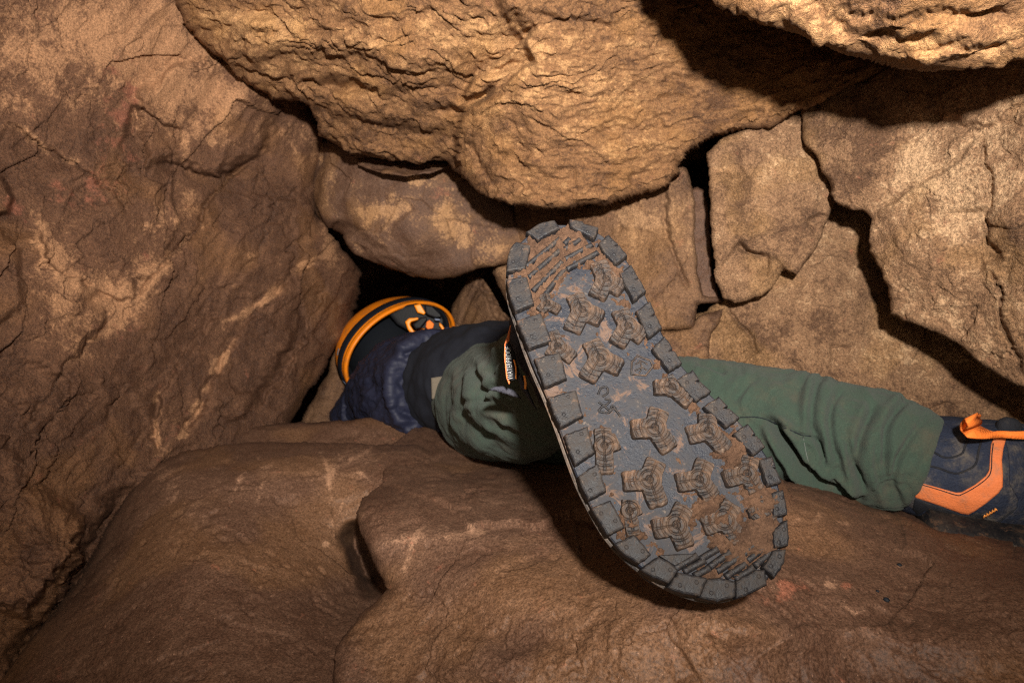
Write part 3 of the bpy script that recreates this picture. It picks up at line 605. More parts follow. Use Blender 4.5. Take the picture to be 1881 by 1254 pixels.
#PART2
# ------------------------------------------------------------------ cloth, rubber and plastic
def cloth(name, col, dust, dust_amt=.5, knit=700, bumpd=.0006, rough=.9, sheen=.06, dsc=9):
    t = NT(name)
    n = t.noise(dsc, 6, .72); k = t.noise(knit, 2, .6)
    c = t.mix(t.math('MULTIPLY', t.mr(n, .45, .75), dust_amt), col, dust)
    v = t.mr(k, .2, .8, .72, 1.28, False); g = t.n('ShaderNodeCombineColor'); [t.set(g.inputs[i], v) for i in range(3)]
    c = t.mix(1.0, c, g.outputs[0], 'MULTIPLY')
    return t.done(c, rough, t.bump(t.math('ADD', k, t.noise(60, 3, .6)), 1.0, bumpd), .25, Sheen_Weight=sheen, Sheen_Roughness=.6)
M['green'] = cloth('cloth_green_knit', (.029, .048, .035), (.068, .054, .037), .65, 620, .0014, .9, .06, 16)
M['navy'] = cloth('cloth_navy_nylon', (.013, .015, .033), (.026, .028, .046), .4, 300, .0004, .6, .0)
M['black_cloth'] = cloth('cloth_dark_underlayer', (.006, .007, .012), (.012, .013, .018), .4, 500, .0004, .85, .0)
M['hood'] = cloth('cloth_black_hood', (.006, .008, .012), (.01, .01, .014), .3, 400, .0003, .7, .0)
M['tan_belt'] = cloth('webbing_tan', (.12, .10, .075), (.08, .065, .05), .4, 500, .0006)
M['boot_navy'] = cloth('boot_navy_fabric', (.014, .019, .036), (.10, .085, .07), .95, 480, .0014, .8, .0, 34)
M['boot_dark'] = cloth('boot_black_mesh', (.012, .013, .018), (.06, .05, .04), .7, 600, .0014, .85, .0, 40)
M['fuzz'] = cloth('boot_grey_fuzz', (.045, .045, .060), (.085, .075, .07), .6, 900, .0016, .95, .0)
M['skin'] = cloth('skin_covered', (.4, .25, .18), (.4, .25, .18), .1, 300, .0002)
def simple(name, col, rough=.45, var=.2, dust=None, amt=.0, spec=.5, bumpd=.0003, dsc=14):
    t = NT(name); n = t.noise(30, 5, .65)
    c = t.mix(t.mr(n, .3, .75, 0, var), col, tuple(x * .6 for x in col))
    if dust: c = t.mix(t.math('MULTIPLY', t.mr(t.noise(dsc, 6, .75), .45, .7), amt), c, dust)
    return t.done(c, rough, t.bump(t.noise(400, 3), 1.0, bumpd), spec)
M['orange_shell'] = simple('helmet_orange_plastic', (.80, .215, .005), .42, .25, (.22, .11, .04), .55, .4, .0005, 45)
M['orange_bright'] = simple('orange_plastic_clip', (.85, .26, .012), .4, .1)
M['orange_leather'] = simple('boot_orange_overlay', (.66, .175, .055), .7, .3, (.25, .14, .09), .85, .3, .0010, 40)
M['orange_web'] = simple('boot_orange_webbing', (.85, .20, .03), .75, .15, None, 0, .3, .0012)
M['black_plastic'] = simple('black_plastic', (.006, .006, .008), .5, .2, None, 0, .15)
M['strap'] = simple('headlamp_strap_black', (.007, .008, .013), .8, .3, None, 0, .15)
M['sticker'] = simple('grey_blue_sticker', (.16, .20, .30), .5, .4)
M['white_print'] = simple('pale_print', (.17, .17, .17), .6, .2)
M['orange_thread'] = simple('orange_thread', (.80, .30, .06), .7, .2)
M['thread'] = simple('pale_thread', (.085, .10, .09), .8, .2)
def rubber(name, base, dust, amt, blue=0.0):
    t = NT(name)
    n = t.noise(26, 6, .7, .3); n2 = t.noise(95, 5, .75); n3 = t.noise(420, 3, .7)
    v = t.math('ADD', t.math('MULTIPLY', n, .9), t.math('ADD', t.math('MULTIPLY', n2, .7), t.math('MULTIPLY', n3, .4)))
    c = t.mix(t.mr(v, .82, 1.24, 0, amt), base, dust)
    sp = t.mr(t.math('ADD', n2, t.math('MULTIPLY', n3, .5)), .86, 1.0)
    c = t.mix(t.math('MULTIPLY', sp, .45), c, (.14, .108, .085))
    # ochre smears in the deeper pattern
    sm = t.mr(t.math('ADD', t.noise(60, 6, .75, .8), t.math('MULTIPLY', n, .4)), .74, .84)
    c = t.mix(t.math('MULTIPLY', sm, amt * .7), c, (.10, .054, .031))
    return t.done(c, t.mr(v, .8, 1.3, .52, .85), t.bump(t.math('ADD', n2, t.math('MULTIPLY', n3, .6)), 1.0, .0009), .22)
M['sole'] = rubber('outsole_rubber_dusty', (.0050, .0068, .0125), (.031, .028, .028), .8)
M['lug'] = rubber('lug_rubber_dusty', (.0055, .0056, .0075), (.032, .024, .019), .8)
M['star'] = rubber('tread_rubber_muddy', (.008, .007, .0075), (.060, .036, .023), 1.0)
M['midsole'] = rubber('midsole_rubber_muddy', (.020, .018, .018), (.12, .09, .07), .8)
t = NT('dried_mud'); n = t.noise(70, 6, .75); n2 = t.noise(600, 3, .75)
c_ = t.mix(t.mr(n, .3, .72), (.032, .016, .009), (.085, .045, .026)); c_ = t.mix(t.mr(n2, .58, .78, 0, .5), c_, (.19, .12, .08))
M['mud'] = t.done(c_, .9, t.bump(t.math('ADD', n, n2), 1.0, .0016), .2)

# ------------------------------------------------------------------ swept bodies
def catmull(P, n):
    P = np.asarray(P, float); Q = np.concatenate([[2 * P[0] - P[1]], P, [2 * P[-1] - P[-2]]])
    out = []
    for i in range(len(P) - 1):
        a, b, c, d = Q[i:i + 4]
        for k in range(n):
            u = k / n
            out.append(.5 * (2 * b + (c - a) * u + (2 * a - 5 * b + 4 * c - d) * u * u + (3 * b - a - 3 * c + d) * u ** 3))
    out.append(P[-1]); return np.array(out)
def sweep(st, nseg=8, nrad=28, cap=True, flat=1.0):
    """st rows: px, py, depth, radius [, radius in depth]"""
    st = np.array([list(r) + ([r[3]] if len(r) == 4 else []) for r in st], float)
    C = np.concatenate([unproj(st[:, 0], st[:, 1], st[:, 2]), st[:, 3:5]], 1); S = catmull(C, nseg)
    T = np.gradient(S[:, :3], axis=0); T /= np.linalg.norm(T, axis=1)[:, None]
    A = np.cross(T, np.array([0, 1.0, 0.12])); A /= np.linalg.norm(A, axis=1)[:, None] + 1e-9
    for i in range(1, len(A)):
        if A[i] @ A[i - 1] < 0: A[i] = -A[i]
    B = np.cross(T, A); th = np.linspace(0, 2 * np.pi, nrad, endpoint=False)
    V = (S[:, None, :3] + A[:, None] * (S[:, None, 3:4] * np.cos(th)[None, :, None]) + B[:, None] * (S[:, None, 4:5] * flat * np.sin(th)[None, :, None]))
    n = len(S); i = np.arange(n * nrad).reshape(n, nrad); j = np.roll(i, -1, 1)
    F = [tuple(q) for q in np.stack([i[:-1].ravel(), i[1:].ravel(), j[1:].ravel(), j[:-1].ravel()], 1)]
    V = V.reshape(-1, 3)
    if cap: F += [tuple(i[0]), tuple(i[-1][::-1])]
    return V, F
def join(parts):
    V, F, o = [], [], 0
    for v, f in parts:
        V.append(np.asarray(v)); F += [tuple(int(k) + o for k in q) for q in f]; o += len(v)
    return np.concatenate(V), F
def fix_normals(me):
    bm = bmesh.new(); bm.from_mesh(me); bmesh.ops.recalc_face_normals(bm, faces=bm.faces); bm.to_mesh(me); bm.free()
def fused(name, parts, voxel, mat, parent, smooth_it=8, wrinkle=None):
    """union of swept bodies as ONE continuous skin"""
    V, F = join(parts)
    me = bpy.data.meshes.new('tmp'); me.from_pydata(V.tolist(), [], F); fix_normals(me)
    ob = bpy.data.objects.new('tmp', me); COL.objects.link(ob)
    r = ob.modifiers.new('r', 'REMESH'); r.mode = 'VOXEL'; r.voxel_size = voxel
    if smooth_it:
        sm = ob.modifiers.new('s', 'SMOOTH'); sm.factor = .5; sm.iterations = smooth_it
    dg = bpy.context.evaluated_depsgraph_get(); me2 = bpy.data.meshes.new_from_object(ob.evaluated_get(dg))
    bpy.data.objects.remove(ob); 
    n = len(me2.vertices); V = np.empty(n * 3, F32); me2.vertices.foreach_get('co', V); V = V.reshape(-1, 3).astype(float)
    N = np.empty(n * 3, F32); me2.vertices.foreach_get('normal', N); N = N.reshape(-1, 3).astype(float)
    if wrinkle is not None:
        V = V + N * wrinkle(V, N)[:, None]
    lo = V.mean(0); lo[2] = V[:, 2].min()
    me2.vertices.foreach_set('co', (V - lo).astype(F32).ravel()); me2.update()
    me2.polygons.foreach_set('use_smooth', np.ones(len(me2.polygons), bool))
    me2.materials.clear(); me2.materials.append(mat); me2.name = name
    o = bpy.data.objects.new(name, me2); COL.objects.link(o); o.location = lo
    if parent is not None: setparent(o, parent)
    return o
def folds(lines, base=None, kl=1.0):
    """wrinkles: valleys with a swelling beside them, along lines given in photograph pixels; only the side that faces the lens"""
    def f(V, N):
        X, Y = proj(V); h = np.zeros(len(V))
        face = sstep((-(N[:, 1])) * 2 + .5)
        for pts, wd, dep in lines:
            pts = catmull(np.array(pts, float), 6); x0, y0 = pts.min(0) - 4 * wd; x1, y1 = pts.max(0) + 4 * wd
            m = (X > x0) & (X < x1) & (Y > y0) & (Y < y1)
            if not m.any(): continue
            d, _, _, side, fr = seg_info(X[m], Y[m], pts, False); s_ = np.where(side > 0, d, -d)
            tap = sstep(np.minimum(fr, 1 - fr) * 5)
            h[m] += tap * dep * (-np.exp(-(s_ / wd) ** 2) + .55 * np.exp(-((s_ - 1.9 * wd) / (1.3 * wd)) ** 2) + .4 * np.exp(-((s_ + 1.9 * wd) / (1.3 * wd)) ** 2))
        h *= face * (1 - .8 * sstep((X - 1640) / 70))
        if base is not None: h = h + base(V)
        return h
    return f
def bvh_of(ob):
    me = ob.data; bpy.context.view_layer.update(); mw = ob.matrix_world
    return BVHTree.FromPolygons([mw @ v.co for v in me.vertices], [tuple(p.vertices) for p in me.polygons])
def on_surface(bvh, fallback):
    """depth of the surface hit by the line of sight through each photograph pixel"""
    o = Vector((0, 0, CZ))
    def f(X, Y):
        out = np.empty(X.shape)
        for i, (x, y) in enumerate(zip(X.ravel(), Y.ravel())):
            h = bvh.ray_cast(o, (U(x, y, 1.0) - o).normalized())
            out.flat[i] = h[0].y if h[0] is not None else fallback
        return out
    return f
def patch(name, poly, dfn, mat, parent, thick=.002, step=2.0, edge=3, noise=None, jit=0):
    return relief(name, poly, dfn, thick * 2.5, mat, edge=(edge, thick * .6), jit=jit, step=step, parent=parent, nskirt=2, offset=thick, lean=0, noise=noise)
def stroke(name, pts, dfn, mat, parent, r, lift=.0005, n=4):
    """a thin thread or line lying on a surface"""
    p = catmull(np.array(pts, float), n); d = dfn(p[:, 0], p[:, 1]) - lift
    V, F = sweep([(a, b, c, r) for (a, b), c in zip(p, d)], 1, 6)
    o = mesh_np(name, V, F, mat, parent); return o

# ------------------------------------------------------------------ the caver
def z4(pts, ox, oy, k): return [(ox + x * k, oy + y * k) for x, y in pts]
person = empty('person', U(900, 840, 1.15))
tag(person, 'person lying in the passage, navy jacket and green trousers, feet towards the lens', 'person')
R4 = lambda p: z4(p, 1200, 620, .36204)
L4 = lambda p: z4(p, 780, 560, .23932)
J3 = lambda p: z4(p, 600, 510, .21523)
right_leg = [(930, 735, 1.18, .10), (1050, 750, 1.13, .098), (1180, 760, 1.07, .090), (1300, 766, 1.01, .084), (1450, 785, .95, .0765), (1560, 812, .915, .0745), (1625, 828, .898, .0725), (1684, 851, .884, .068)]
left_leg = [(905, 742, 1.19, .100), (950, 735, 1.02, .092), (995, 705, .86, .078), (1040, 660, .76, .064), (1062, 630, .70, .054)]
tr_lines = [(R4([(200, 125), (280, 140), (380, 178)]), 6.3, 0.0073), (R4([(900, 195), (835, 230), (808, 330), (805, 450), (850, 545), (870, 640)]), 7.1, 0.0109), (R4([(980, 240), (920, 310), (895, 420), (915, 560), (965, 660)]), 6.3, 0.0092),
    (R4([(1140, 300), (1085, 420), (1045, 530), (1030, 640), (1090, 790)]), 8.0, 0.0109), (R4([(1330, 285), (1210, 400), (1170, 560), (1190, 770), (1250, 860)]), 7.1, 0.0109), (R4([(1480, 350), (1350, 450), (1250, 600), (1215, 720), (1260, 840), (1300, 890)]), 6.3, 0.0092),
    (R4([(530, 400), (600, 430), (680, 540), (760, 640), (870, 725), (970, 775), (1090, 825)]), 8.0, 0.0365), (R4([(540, 398), (640, 440), (740, 490), (810, 510), (850, 560), (880, 680)]), 3.6, 0.0092), (R4([(980, 500), (1010, 640), (1080, 790)]), 5.4, 0.0109),
    (R4([(540, 185), (460, 250), (390, 330)]), 8.0, 0.0055), (R4([(900, 690), (960, 730), (1020, 770)]), 4.4, 0.0109), (R4([(640, 180), (700, 300), (690, 420)]), 12.5, 0.0036), (R4([(1560, 400), (1460, 480), (1380, 600), (1330, 720)]), 7.1, 0.0055),
    (R4([(1130, 500), (1130, 640), (1160, 780)]), 5.4, 0.0073), (R4([(750, 190), (735, 320), (760, 470)]), 10.7, 0.0055),
    (L4([(300, 420), (285, 560), (300, 740), (305, 900), (320, 1000)]), 7.8, 0.0061), (L4([(360, 415), (395, 560), (430, 680), (480, 750), (560, 840)]), 7.8, 0.0078), (L4([(620, 380), (540, 430), (490, 500), (500, 560)]), 7.8, 0.0073),
    (L4([(300, 750), (360, 735), (430, 740)]), 5.2, 0.0036), (L4([(320, 790), (345, 880), (450, 985), (560, 1040)]), 9.2, 0.0078), (L4([(430, 690), (480, 650), (560, 610)]), 6.5, 0.0061), (L4([(500, 690), (570, 790), (700, 870)]), 7.8, 0.0073),
    (L4([(480, 830), (680, 1000), (1000, 1060)]), 9.2, 0.0061), (L4([(400, 900), (600, 1060), (900, 1130)]), 9.2, 0.0049), (L4([(560, 190), (480, 330), (440, 480)]), 10.4, 0.0049), (L4([(200, 520), (180, 640), (200, 820)]), 11.7, 0.0036)]
AX = np.array(U(1728, 862, .875) - U(1300, 766, 1.01)); AX /= np.linalg.norm(AX)
def cloth_base(V):
    X, Y = proj(V); rl = sstep((X - 1180) / 120)
    u = V @ AX; w_ = V - u[:, None] * AX[None]
    Q = np.concatenate([(u[:, None] + .10 * (fbm(V * 7, 2)[:, None])) * np.array([[1.0]]), w_[:, 1:]], 1)
    ring = fbm(Q * np.array([34, 7, 7]), 3, .55, True)                       # slack cloth gathers round the shin
    amp = (.0022 + .0030 * sstep((X - 1380) / 250)) * (1 - .75 * sstep((X - 1620) / 80))
    return fbm(V * 9, 3) * .005 + rl * (ring - .6) * amp + (1 - rl) * fbm(V * np.array([24, 24, 30]) + 3, 3) * .0022
trousers = fused('trousers', [sweep(right_leg), sweep(left_leg), sweep([(880, 735, 1.30, .095), (930, 738, 1.18, .108), (1000, 740, 1.14, .10)])], .0026, M['green'], person, 16,
    folds(tr_lines, cloth_base))
tb = bvh_of(trousers); tdep = on_surface(tb, 1.0)
stroke('seam', R4([(440, 404), (530, 404), (600, 425), (740, 488), (800, 500)]), tdep, M['black_cloth'], trousers, .0007)
stroke('seam', R4([(760, 500), (775, 580), (800, 680)]), tdep, M['thread'], trousers, .0006)
# body under the clothes: one continuous figure, head included
body = fused('body', [sweep([(1700, 858, .885, .035), (1450, 785, .97, .05), (1180, 760, 1.08, .065), (980, 740, 1.16, .08)]), sweep([(1050, 650, .74, .035), (995, 705, .88, .05), (930, 735, 1.1, .07), (900, 735, 1.22, .085)]),
    sweep([(960, 738, 1.17, .08), (880, 725, 1.28, .09), (800, 715, 1.45, .09), (740, 725, 1.60, .09), (725, 690, 1.70, .05), (722, 660, 1.76, .075), (715, 640, 1.84, .085), (710, 632, 1.90, .05)]),
    sweep([(700, 760, 1.62, .05), (640, 800, 1.80, .04), (640, 810, 2.05, .032), (650, 800, 2.2, .04)]), sweep([(770, 780, 1.62, .05), (800, 820, 1.80, .04), (780, 815, 2.05, .032), (770, 800, 2.2, .04)])], .009, M['skin'], person, 6)
jk_lines = [(J3([(640, 660), (740, 630), (840, 650)]), 5, .010), (J3([(420, 700), (560, 660), (700, 690), (820, 700)]), 8, .006), (J3([(480, 820), (470, 960), (500, 1100), (540, 1180)]), 8, .008), (J3([(360, 880), (420, 960), (430, 1150)]), 9, .008),
    (J3([(640, 830), (740, 850), (800, 840)]), 6, .005), (J3([(580, 900), (680, 920), (800, 930)]), 6, .006), (J3([(700, 1000), (800, 1040), (900, 1150)]), 6, .007), (J3([(560, 1080), (680, 1160), (820, 1150)]), 7, .007), (J3([(160, 1060), (220, 1140), (260, 1230)]), 6, .006), (J3([(330, 780), (380, 860), (350, 960)]), 7, .006)]
jacket = fused('jacket', [sweep([(815, 712, 1.34, .112), (785, 714, 1.42, .118), (742, 724, 1.55, .118), (695, 748, 1.66, .088), (655, 778, 1.74, .055)]),
    sweep([(690, 760, 1.62, .085), (650, 790, 1.74, .07), (640, 805, 1.95, .06), (650, 805, 2.12, .05)]), sweep([(775, 775, 1.60, .08), (800, 815, 1.78, .065), (785, 815, 2.0, .055), (772, 803, 2.12, .05)])], .0034, M['navy'], person, 10,
    folds(jk_lines, lambda V: fbm(V * 11, 3) * .008 + fbm(V * np.array([20, 20, 45]), 3, .55, True) * .0035))
under = fused('undershirt', [sweep([(790, 712, 1.44, .085), (850, 700, 1.31, .100), (920, 690, 1.27, .098), (990, 690, 1.25, .09)])], .006, M['black_cloth'], person, 4, lambda V, N: fbm(V * 12, 3) * .008 + fbm(V * np.array([40, 20, 20]), 3, .55, True) * .003)
jd = on_surface(bvh_of(jacket), 1.36)
hem = [(824, 603, 1.335), (806, 622, 1.315), (788, 650, 1.285), (781, 685, 1.265), (786, 722, 1.262), (797, 760, 1.27), (812, 792, 1.285)]
V_, F_ = sweep([(x, y, d, .0065, .0075) for x, y, d in hem], 8, 10)
V_ = V_ + (fbm(V_ * 40, 3) * .004)[:, None]; mesh_np('hem', V_, F_, M['navy'], jacket)
ud = on_surface(bvh_of(under), 1.25)
V_, F_ = sweep([(783, 668, 1.262, .030, .004), (810, 640, 1.225, .038, .004), (850, 620, 1.205, .032, .004), (905, 600, 1.19, .022, .003), (945, 588, 1.19, .012, .003)], 8, 14)
patch('belt', [(792, 694), (815, 690), (817, 730), (793, 733)], lambda X, Y: np.full(X.shape, 1.205), M['tan_belt'], under, .003, 2.0)
V_, F_ = sweep([(815, 799, 1.24, .004), (826, 797, 1.235, .005), (832, 800, 1.23, .003)], 4, 8); mesh_np('drawcord_end', V_, F_, M['sticker'], jacket)
hood = fused('hood', [sweep([(728, 700, 1.60, .06), (716, 668, 1.665, .085), (706, 640, 1.73, .098), (700, 622, 1.80, .085)])], .006, M['hood'], person, 6)

# ------------------------------------------------------------------ helmet
helmet = empty('helmet', U(735, 640, 1.70)); tag(helmet, 'orange caving helmet with a black strap band on the head beyond the jacket', 'helmet')
hc = Vector((-.67, .63, .39)).normalized(); e1 = Vector((1, 0, 0)) - hc * hc.x; e1.normalize(); e2 = hc.cross(e1) * -1
if e2.z < 0: e2 = -e2
HC = U(738, 642, 1.67); HA, HB, HH = .158, .120, .120
def hp(th, ph, off=0.0):
    f = math.cos(ph) ** .5; g = math.sin(ph)
    return HC + e1 * ((HA + off) * math.cos(th) * f) + e2 * ((HB + off) * math.sin(th) * f) + hc * ((HH + off) * g)
def dome(name, p0, p1, off0, off1, mat, parent, nt=96, npn=22, th0=0, th1=2 * math.pi):
    closed = abs(th1 - th0 - 2 * math.pi) < 1e-6
    ths = np.linspace(th0, th1, nt, endpoint=not closed); phs = np.linspace(p0, p1, npn)
    o_ = [[hp(t_, p_, off1) for t_ in ths] for p_ in phs]; i_ = [[hp(t_, p_, off0) for t_ in ths] for p_ in phs[::-1]]
    V = np.array([list(v) for r in o_ + i_ for v in r]); n = len(ths); rows = 2 * npn
    F = []
    for r in range(rows):
        r2 = (r + 1) % rows
        for k in range(n if closed else n - 1):
            k2 = (k + 1) % n; F.append((r * n + k, r * n + k2, r2 * n + k2, r2 * n + k))
    if not closed: F.append(tuple(r * n for r in range(rows))); F.append(tuple(r * n + n - 1 for r in range(rows))[::-1])
    o = mesh_np(name, V, F, mat, parent); fix_normals(o.data); return o
D2 = math.radians
shell = dome('shell', 0, D2(89.5), -.004, 0, M['orange_shell'], helmet)
rimb = dome('rim', D2(-4), D2(1.5), -.005, .0025, M['orange_shell'], helmet, npn=4)
dome('liner', D2(3), D2(88), -.012, -.0055, M['hood'], helmet)
dome('headlamp_strap', D2(5.5), D2(15.5), .0005, .0028, M['strap'], helmet, npn=5)
for a in (150, 158, 166, 174, 182):
    p = hp(D2(a), D2(20), .0034); 
dome('sticker', D2(7), D2(14), .003, .0036, M['sticker'], helmet, 14, 4, D2(196), D2(216))
dome('badge', D2(19), D2(23), .0005, .0012, M['white_print'], helmet, 8, 4, D2(158), D2(166))
def blockpx(name, poly, d, thick, mat, parent, r=3): return relief(name, poly, (lambda X, Y: np.full(X.shape, d)), thick, mat, edge=(r, .003), jit=.6, step=1.3, parent=parent, nskirt=3, lean=1)
# nape cradle inside the rim, the orange clip and its wheel
blockpx('cradle', J3([(520, 300), (640, 240), (760, 220), (860, 230), (960, 280), (1000, 360), (990, 460), (860, 500), (720, 470), (600, 400)]), 1.61, .03, M['black_plastic'], helmet, 8)
clip = relief('clip', J3([(668, 375), (700, 345), (780, 338), (785, 358), (722, 378), (712, 400), (745, 452), (790, 458), (835, 430), (845, 450), (825, 485), (770, 496), (718, 478), (690, 440)]), lambda X, Y: np.full(X.shape, 1.575), .012, M['orange_bright'], edge=(2.5, .004), jit=0, step=1.2, parent=helmet, nskirt=3, lean=1)
blockpx('size_wheel', J3([(852, 375), (878, 358), (915, 392), (908, 428), (872, 452), (842, 420)]), 1.57, .015, M['orange_web'], helmet, 2.5)
blockpx('cradle_arm', J3([(745, 235), (800, 222), (845, 300), (830, 318), (775, 300)]), 1.585, .01, M['orange_bright'], helmet, 2.5)
blockpx('cradle_arm', J3([(960, 380), (985, 400), (1010, 440), (990, 478), (955, 462), (980, 440), (958, 405)]), 1.585, .01, M['orange_bright'], helmet, 2.5)
blockpx('buckle', J3([(835, 230), (900, 240), (975, 310), (980, 340), (930, 345), (860, 320), (840, 300)]), 1.575, .012, M['black_plastic'], helmet, 3)
blockpx('buckle', J3([(730, 400), (800, 340), (850, 330), (860, 360), (800, 430), (760, 440)]), 1.572, .01, M['black_plastic'], helmet, 3)
blockpx('strap_end', J3([(918, 345), (965, 350), (970, 366), (925, 366)]), 1.565, .006, M['sticker'], helmet, 2)

# ------------------------------------------------------------------ near boot, sole towards the lens
HEEL, TOE = U(1045, 412, .592), U(1318, 1103, .470)
Lx = (HEEL - TOE); SLEN = Lx.length; Lx.normalize(); CEN = (HEEL + TOE) / 2
vv = (Vector((0, 0, CZ)) - CEN).normalized(); Wx = Lx.cross(vv).normalized(); Nx = Wx.cross(Lx).normalized()
TILT = D2(15); Nx, Wx = Nx * math.cos(TILT) + Wx * math.sin(TILT), Wx * math.cos(TILT) - Nx * math.sin(TILT)
def sp(px, py):
    o = Vector((0, 0, CZ)); d = U(px, py, 1.0) - o; k = (TOE - o).dot(Nx) / d.dot(Nx); p = o + d * k - TOE
    return (p.dot(Lx), p.dot(Wx))
def to3(s_, t_, h): return TOE + Lx * s_ + Wx * t_ + Nx * h
def spl(lst): return np.array([sp(*p) for p in lst])
A2 = lambda p: z4(p, 900, 390, .26316)
A3 = lambda p: z4(p, 980, 680, .35088)
boot = empty('hiking_boot', TOE); tag(boot, 'muddy boot with its lugged rubber sole turned to the lens, toe down on the rock', 'boot', 'boots worn by the person')
sole_px = [(1045, 412), (1075, 415), (1097, 425), (1116, 439), (1134, 455), (1149, 474), (1163, 495), (1175, 517), (1184, 540), (1197, 566), (1211, 604), (1228, 635), (1248, 668), (1266, 687), (1301, 722), (1330, 746), (1354, 769), (1380, 798), (1399, 822), (1419, 850), (1429, 887), (1438, 921), (1441, 961), (1436, 1013), (1421, 1056), (1401, 1075), (1348, 1099), (1313, 1103), (1282, 1098), (1226, 1077), (1176, 1046), (1131, 1000), (1110, 980), (1085, 926), (1062, 890), (1050, 850), (1026, 785), (1008, 736), (995, 708), (981, 676), (966, 642), (953, 596), (944, 572), (934, 546), (930, 503), (938, 470), (947, 453), (968, 431), (992, 417), (1017, 411)]
def smooth_closed(P, n=4, it=2):
    P = np.asarray(P, float)
    for _ in range(it): P = .5 * P + .25 * (np.roll(P, 1, 0) + np.roll(P, -1, 0))
    Q = np.concatenate([P[-1:], P, P[:2]]); out = []
    for i in range(1, len(P) + 1):
        a, b, c, d = Q[i - 1], Q[i], Q[i + 1], Q[i + 2] if i + 2 < len(Q) else Q[2]
        for k in range(n):
            u = k / n; out.append(.5 * (2 * b + (c - a) * u + (2 * a - 5 * b + 4 * c - d) * u * u + (3 * b - a - 3 * c + d) * u ** 3))
    return np.array(out)
SO = smooth_closed(spl(sole_px), 3, 1)
def inset(P, d):
    P = np.asarray(P, float); n = len(P); area = .5 * np.sum(P[:, 0] * np.roll(P[:, 1], -1) - np.roll(P[:, 0], -1) * P[:, 1]); sg = np.sign(area)
    t1 = P - np.roll(P, 1, 0); t2 = np.roll(P, -1, 0) - P
    t1 /= np.linalg.norm(t1, axis=1)[:, None] + 1e-9; t2 /= np.linalg.norm(t2, axis=1)[:, None] + 1e-9
    nn = np.stack([-(t1 + t2)[:, 1], (t1 + t2)[:, 0]], 1) * sg; nn /= np.linalg.norm(nn, axis=1)[:, None] + 1e-9
    return P + nn * d
def rings(name, levels, mat, parent, cap0=True, cap1=True, smooth=False, jit=0):
    """stack of outlines (poly, h) in the sole's own frame"""
    n = len(levels[0][0]); V = []
    for P, h in levels:
        for s_, t_ in P: V.append(list(to3(s_, t_, h)))
    V = np.array(V); F = []
    for r in range(len(levels) - 1):
        for k in range(n):
            k2 = (k + 1) % n; F.append((r * n + k, r * n + k2, (r + 1) * n + k2, (r + 1) * n + k))
    if cap0: F.append(tuple(range(n))[::-1])
    if cap1: F.append(tuple((len(levels) - 1) * n + k for k in range(n)))
    if jit: V = V + np.stack([fbm(V * 55, 3), fbm(V * 55 + 9, 3), fbm(V * 55 + 19, 3)], 1) * jit
    o = mesh_np(name, V, F, mat, parent, smooth); fix_normals(o.data); return o
outsole = rings('outsole', [(inset(SO, .0004), -.010), (SO, -.008), (SO, -.0012), (inset(SO, .0012), 0)], M['sole'], boot)
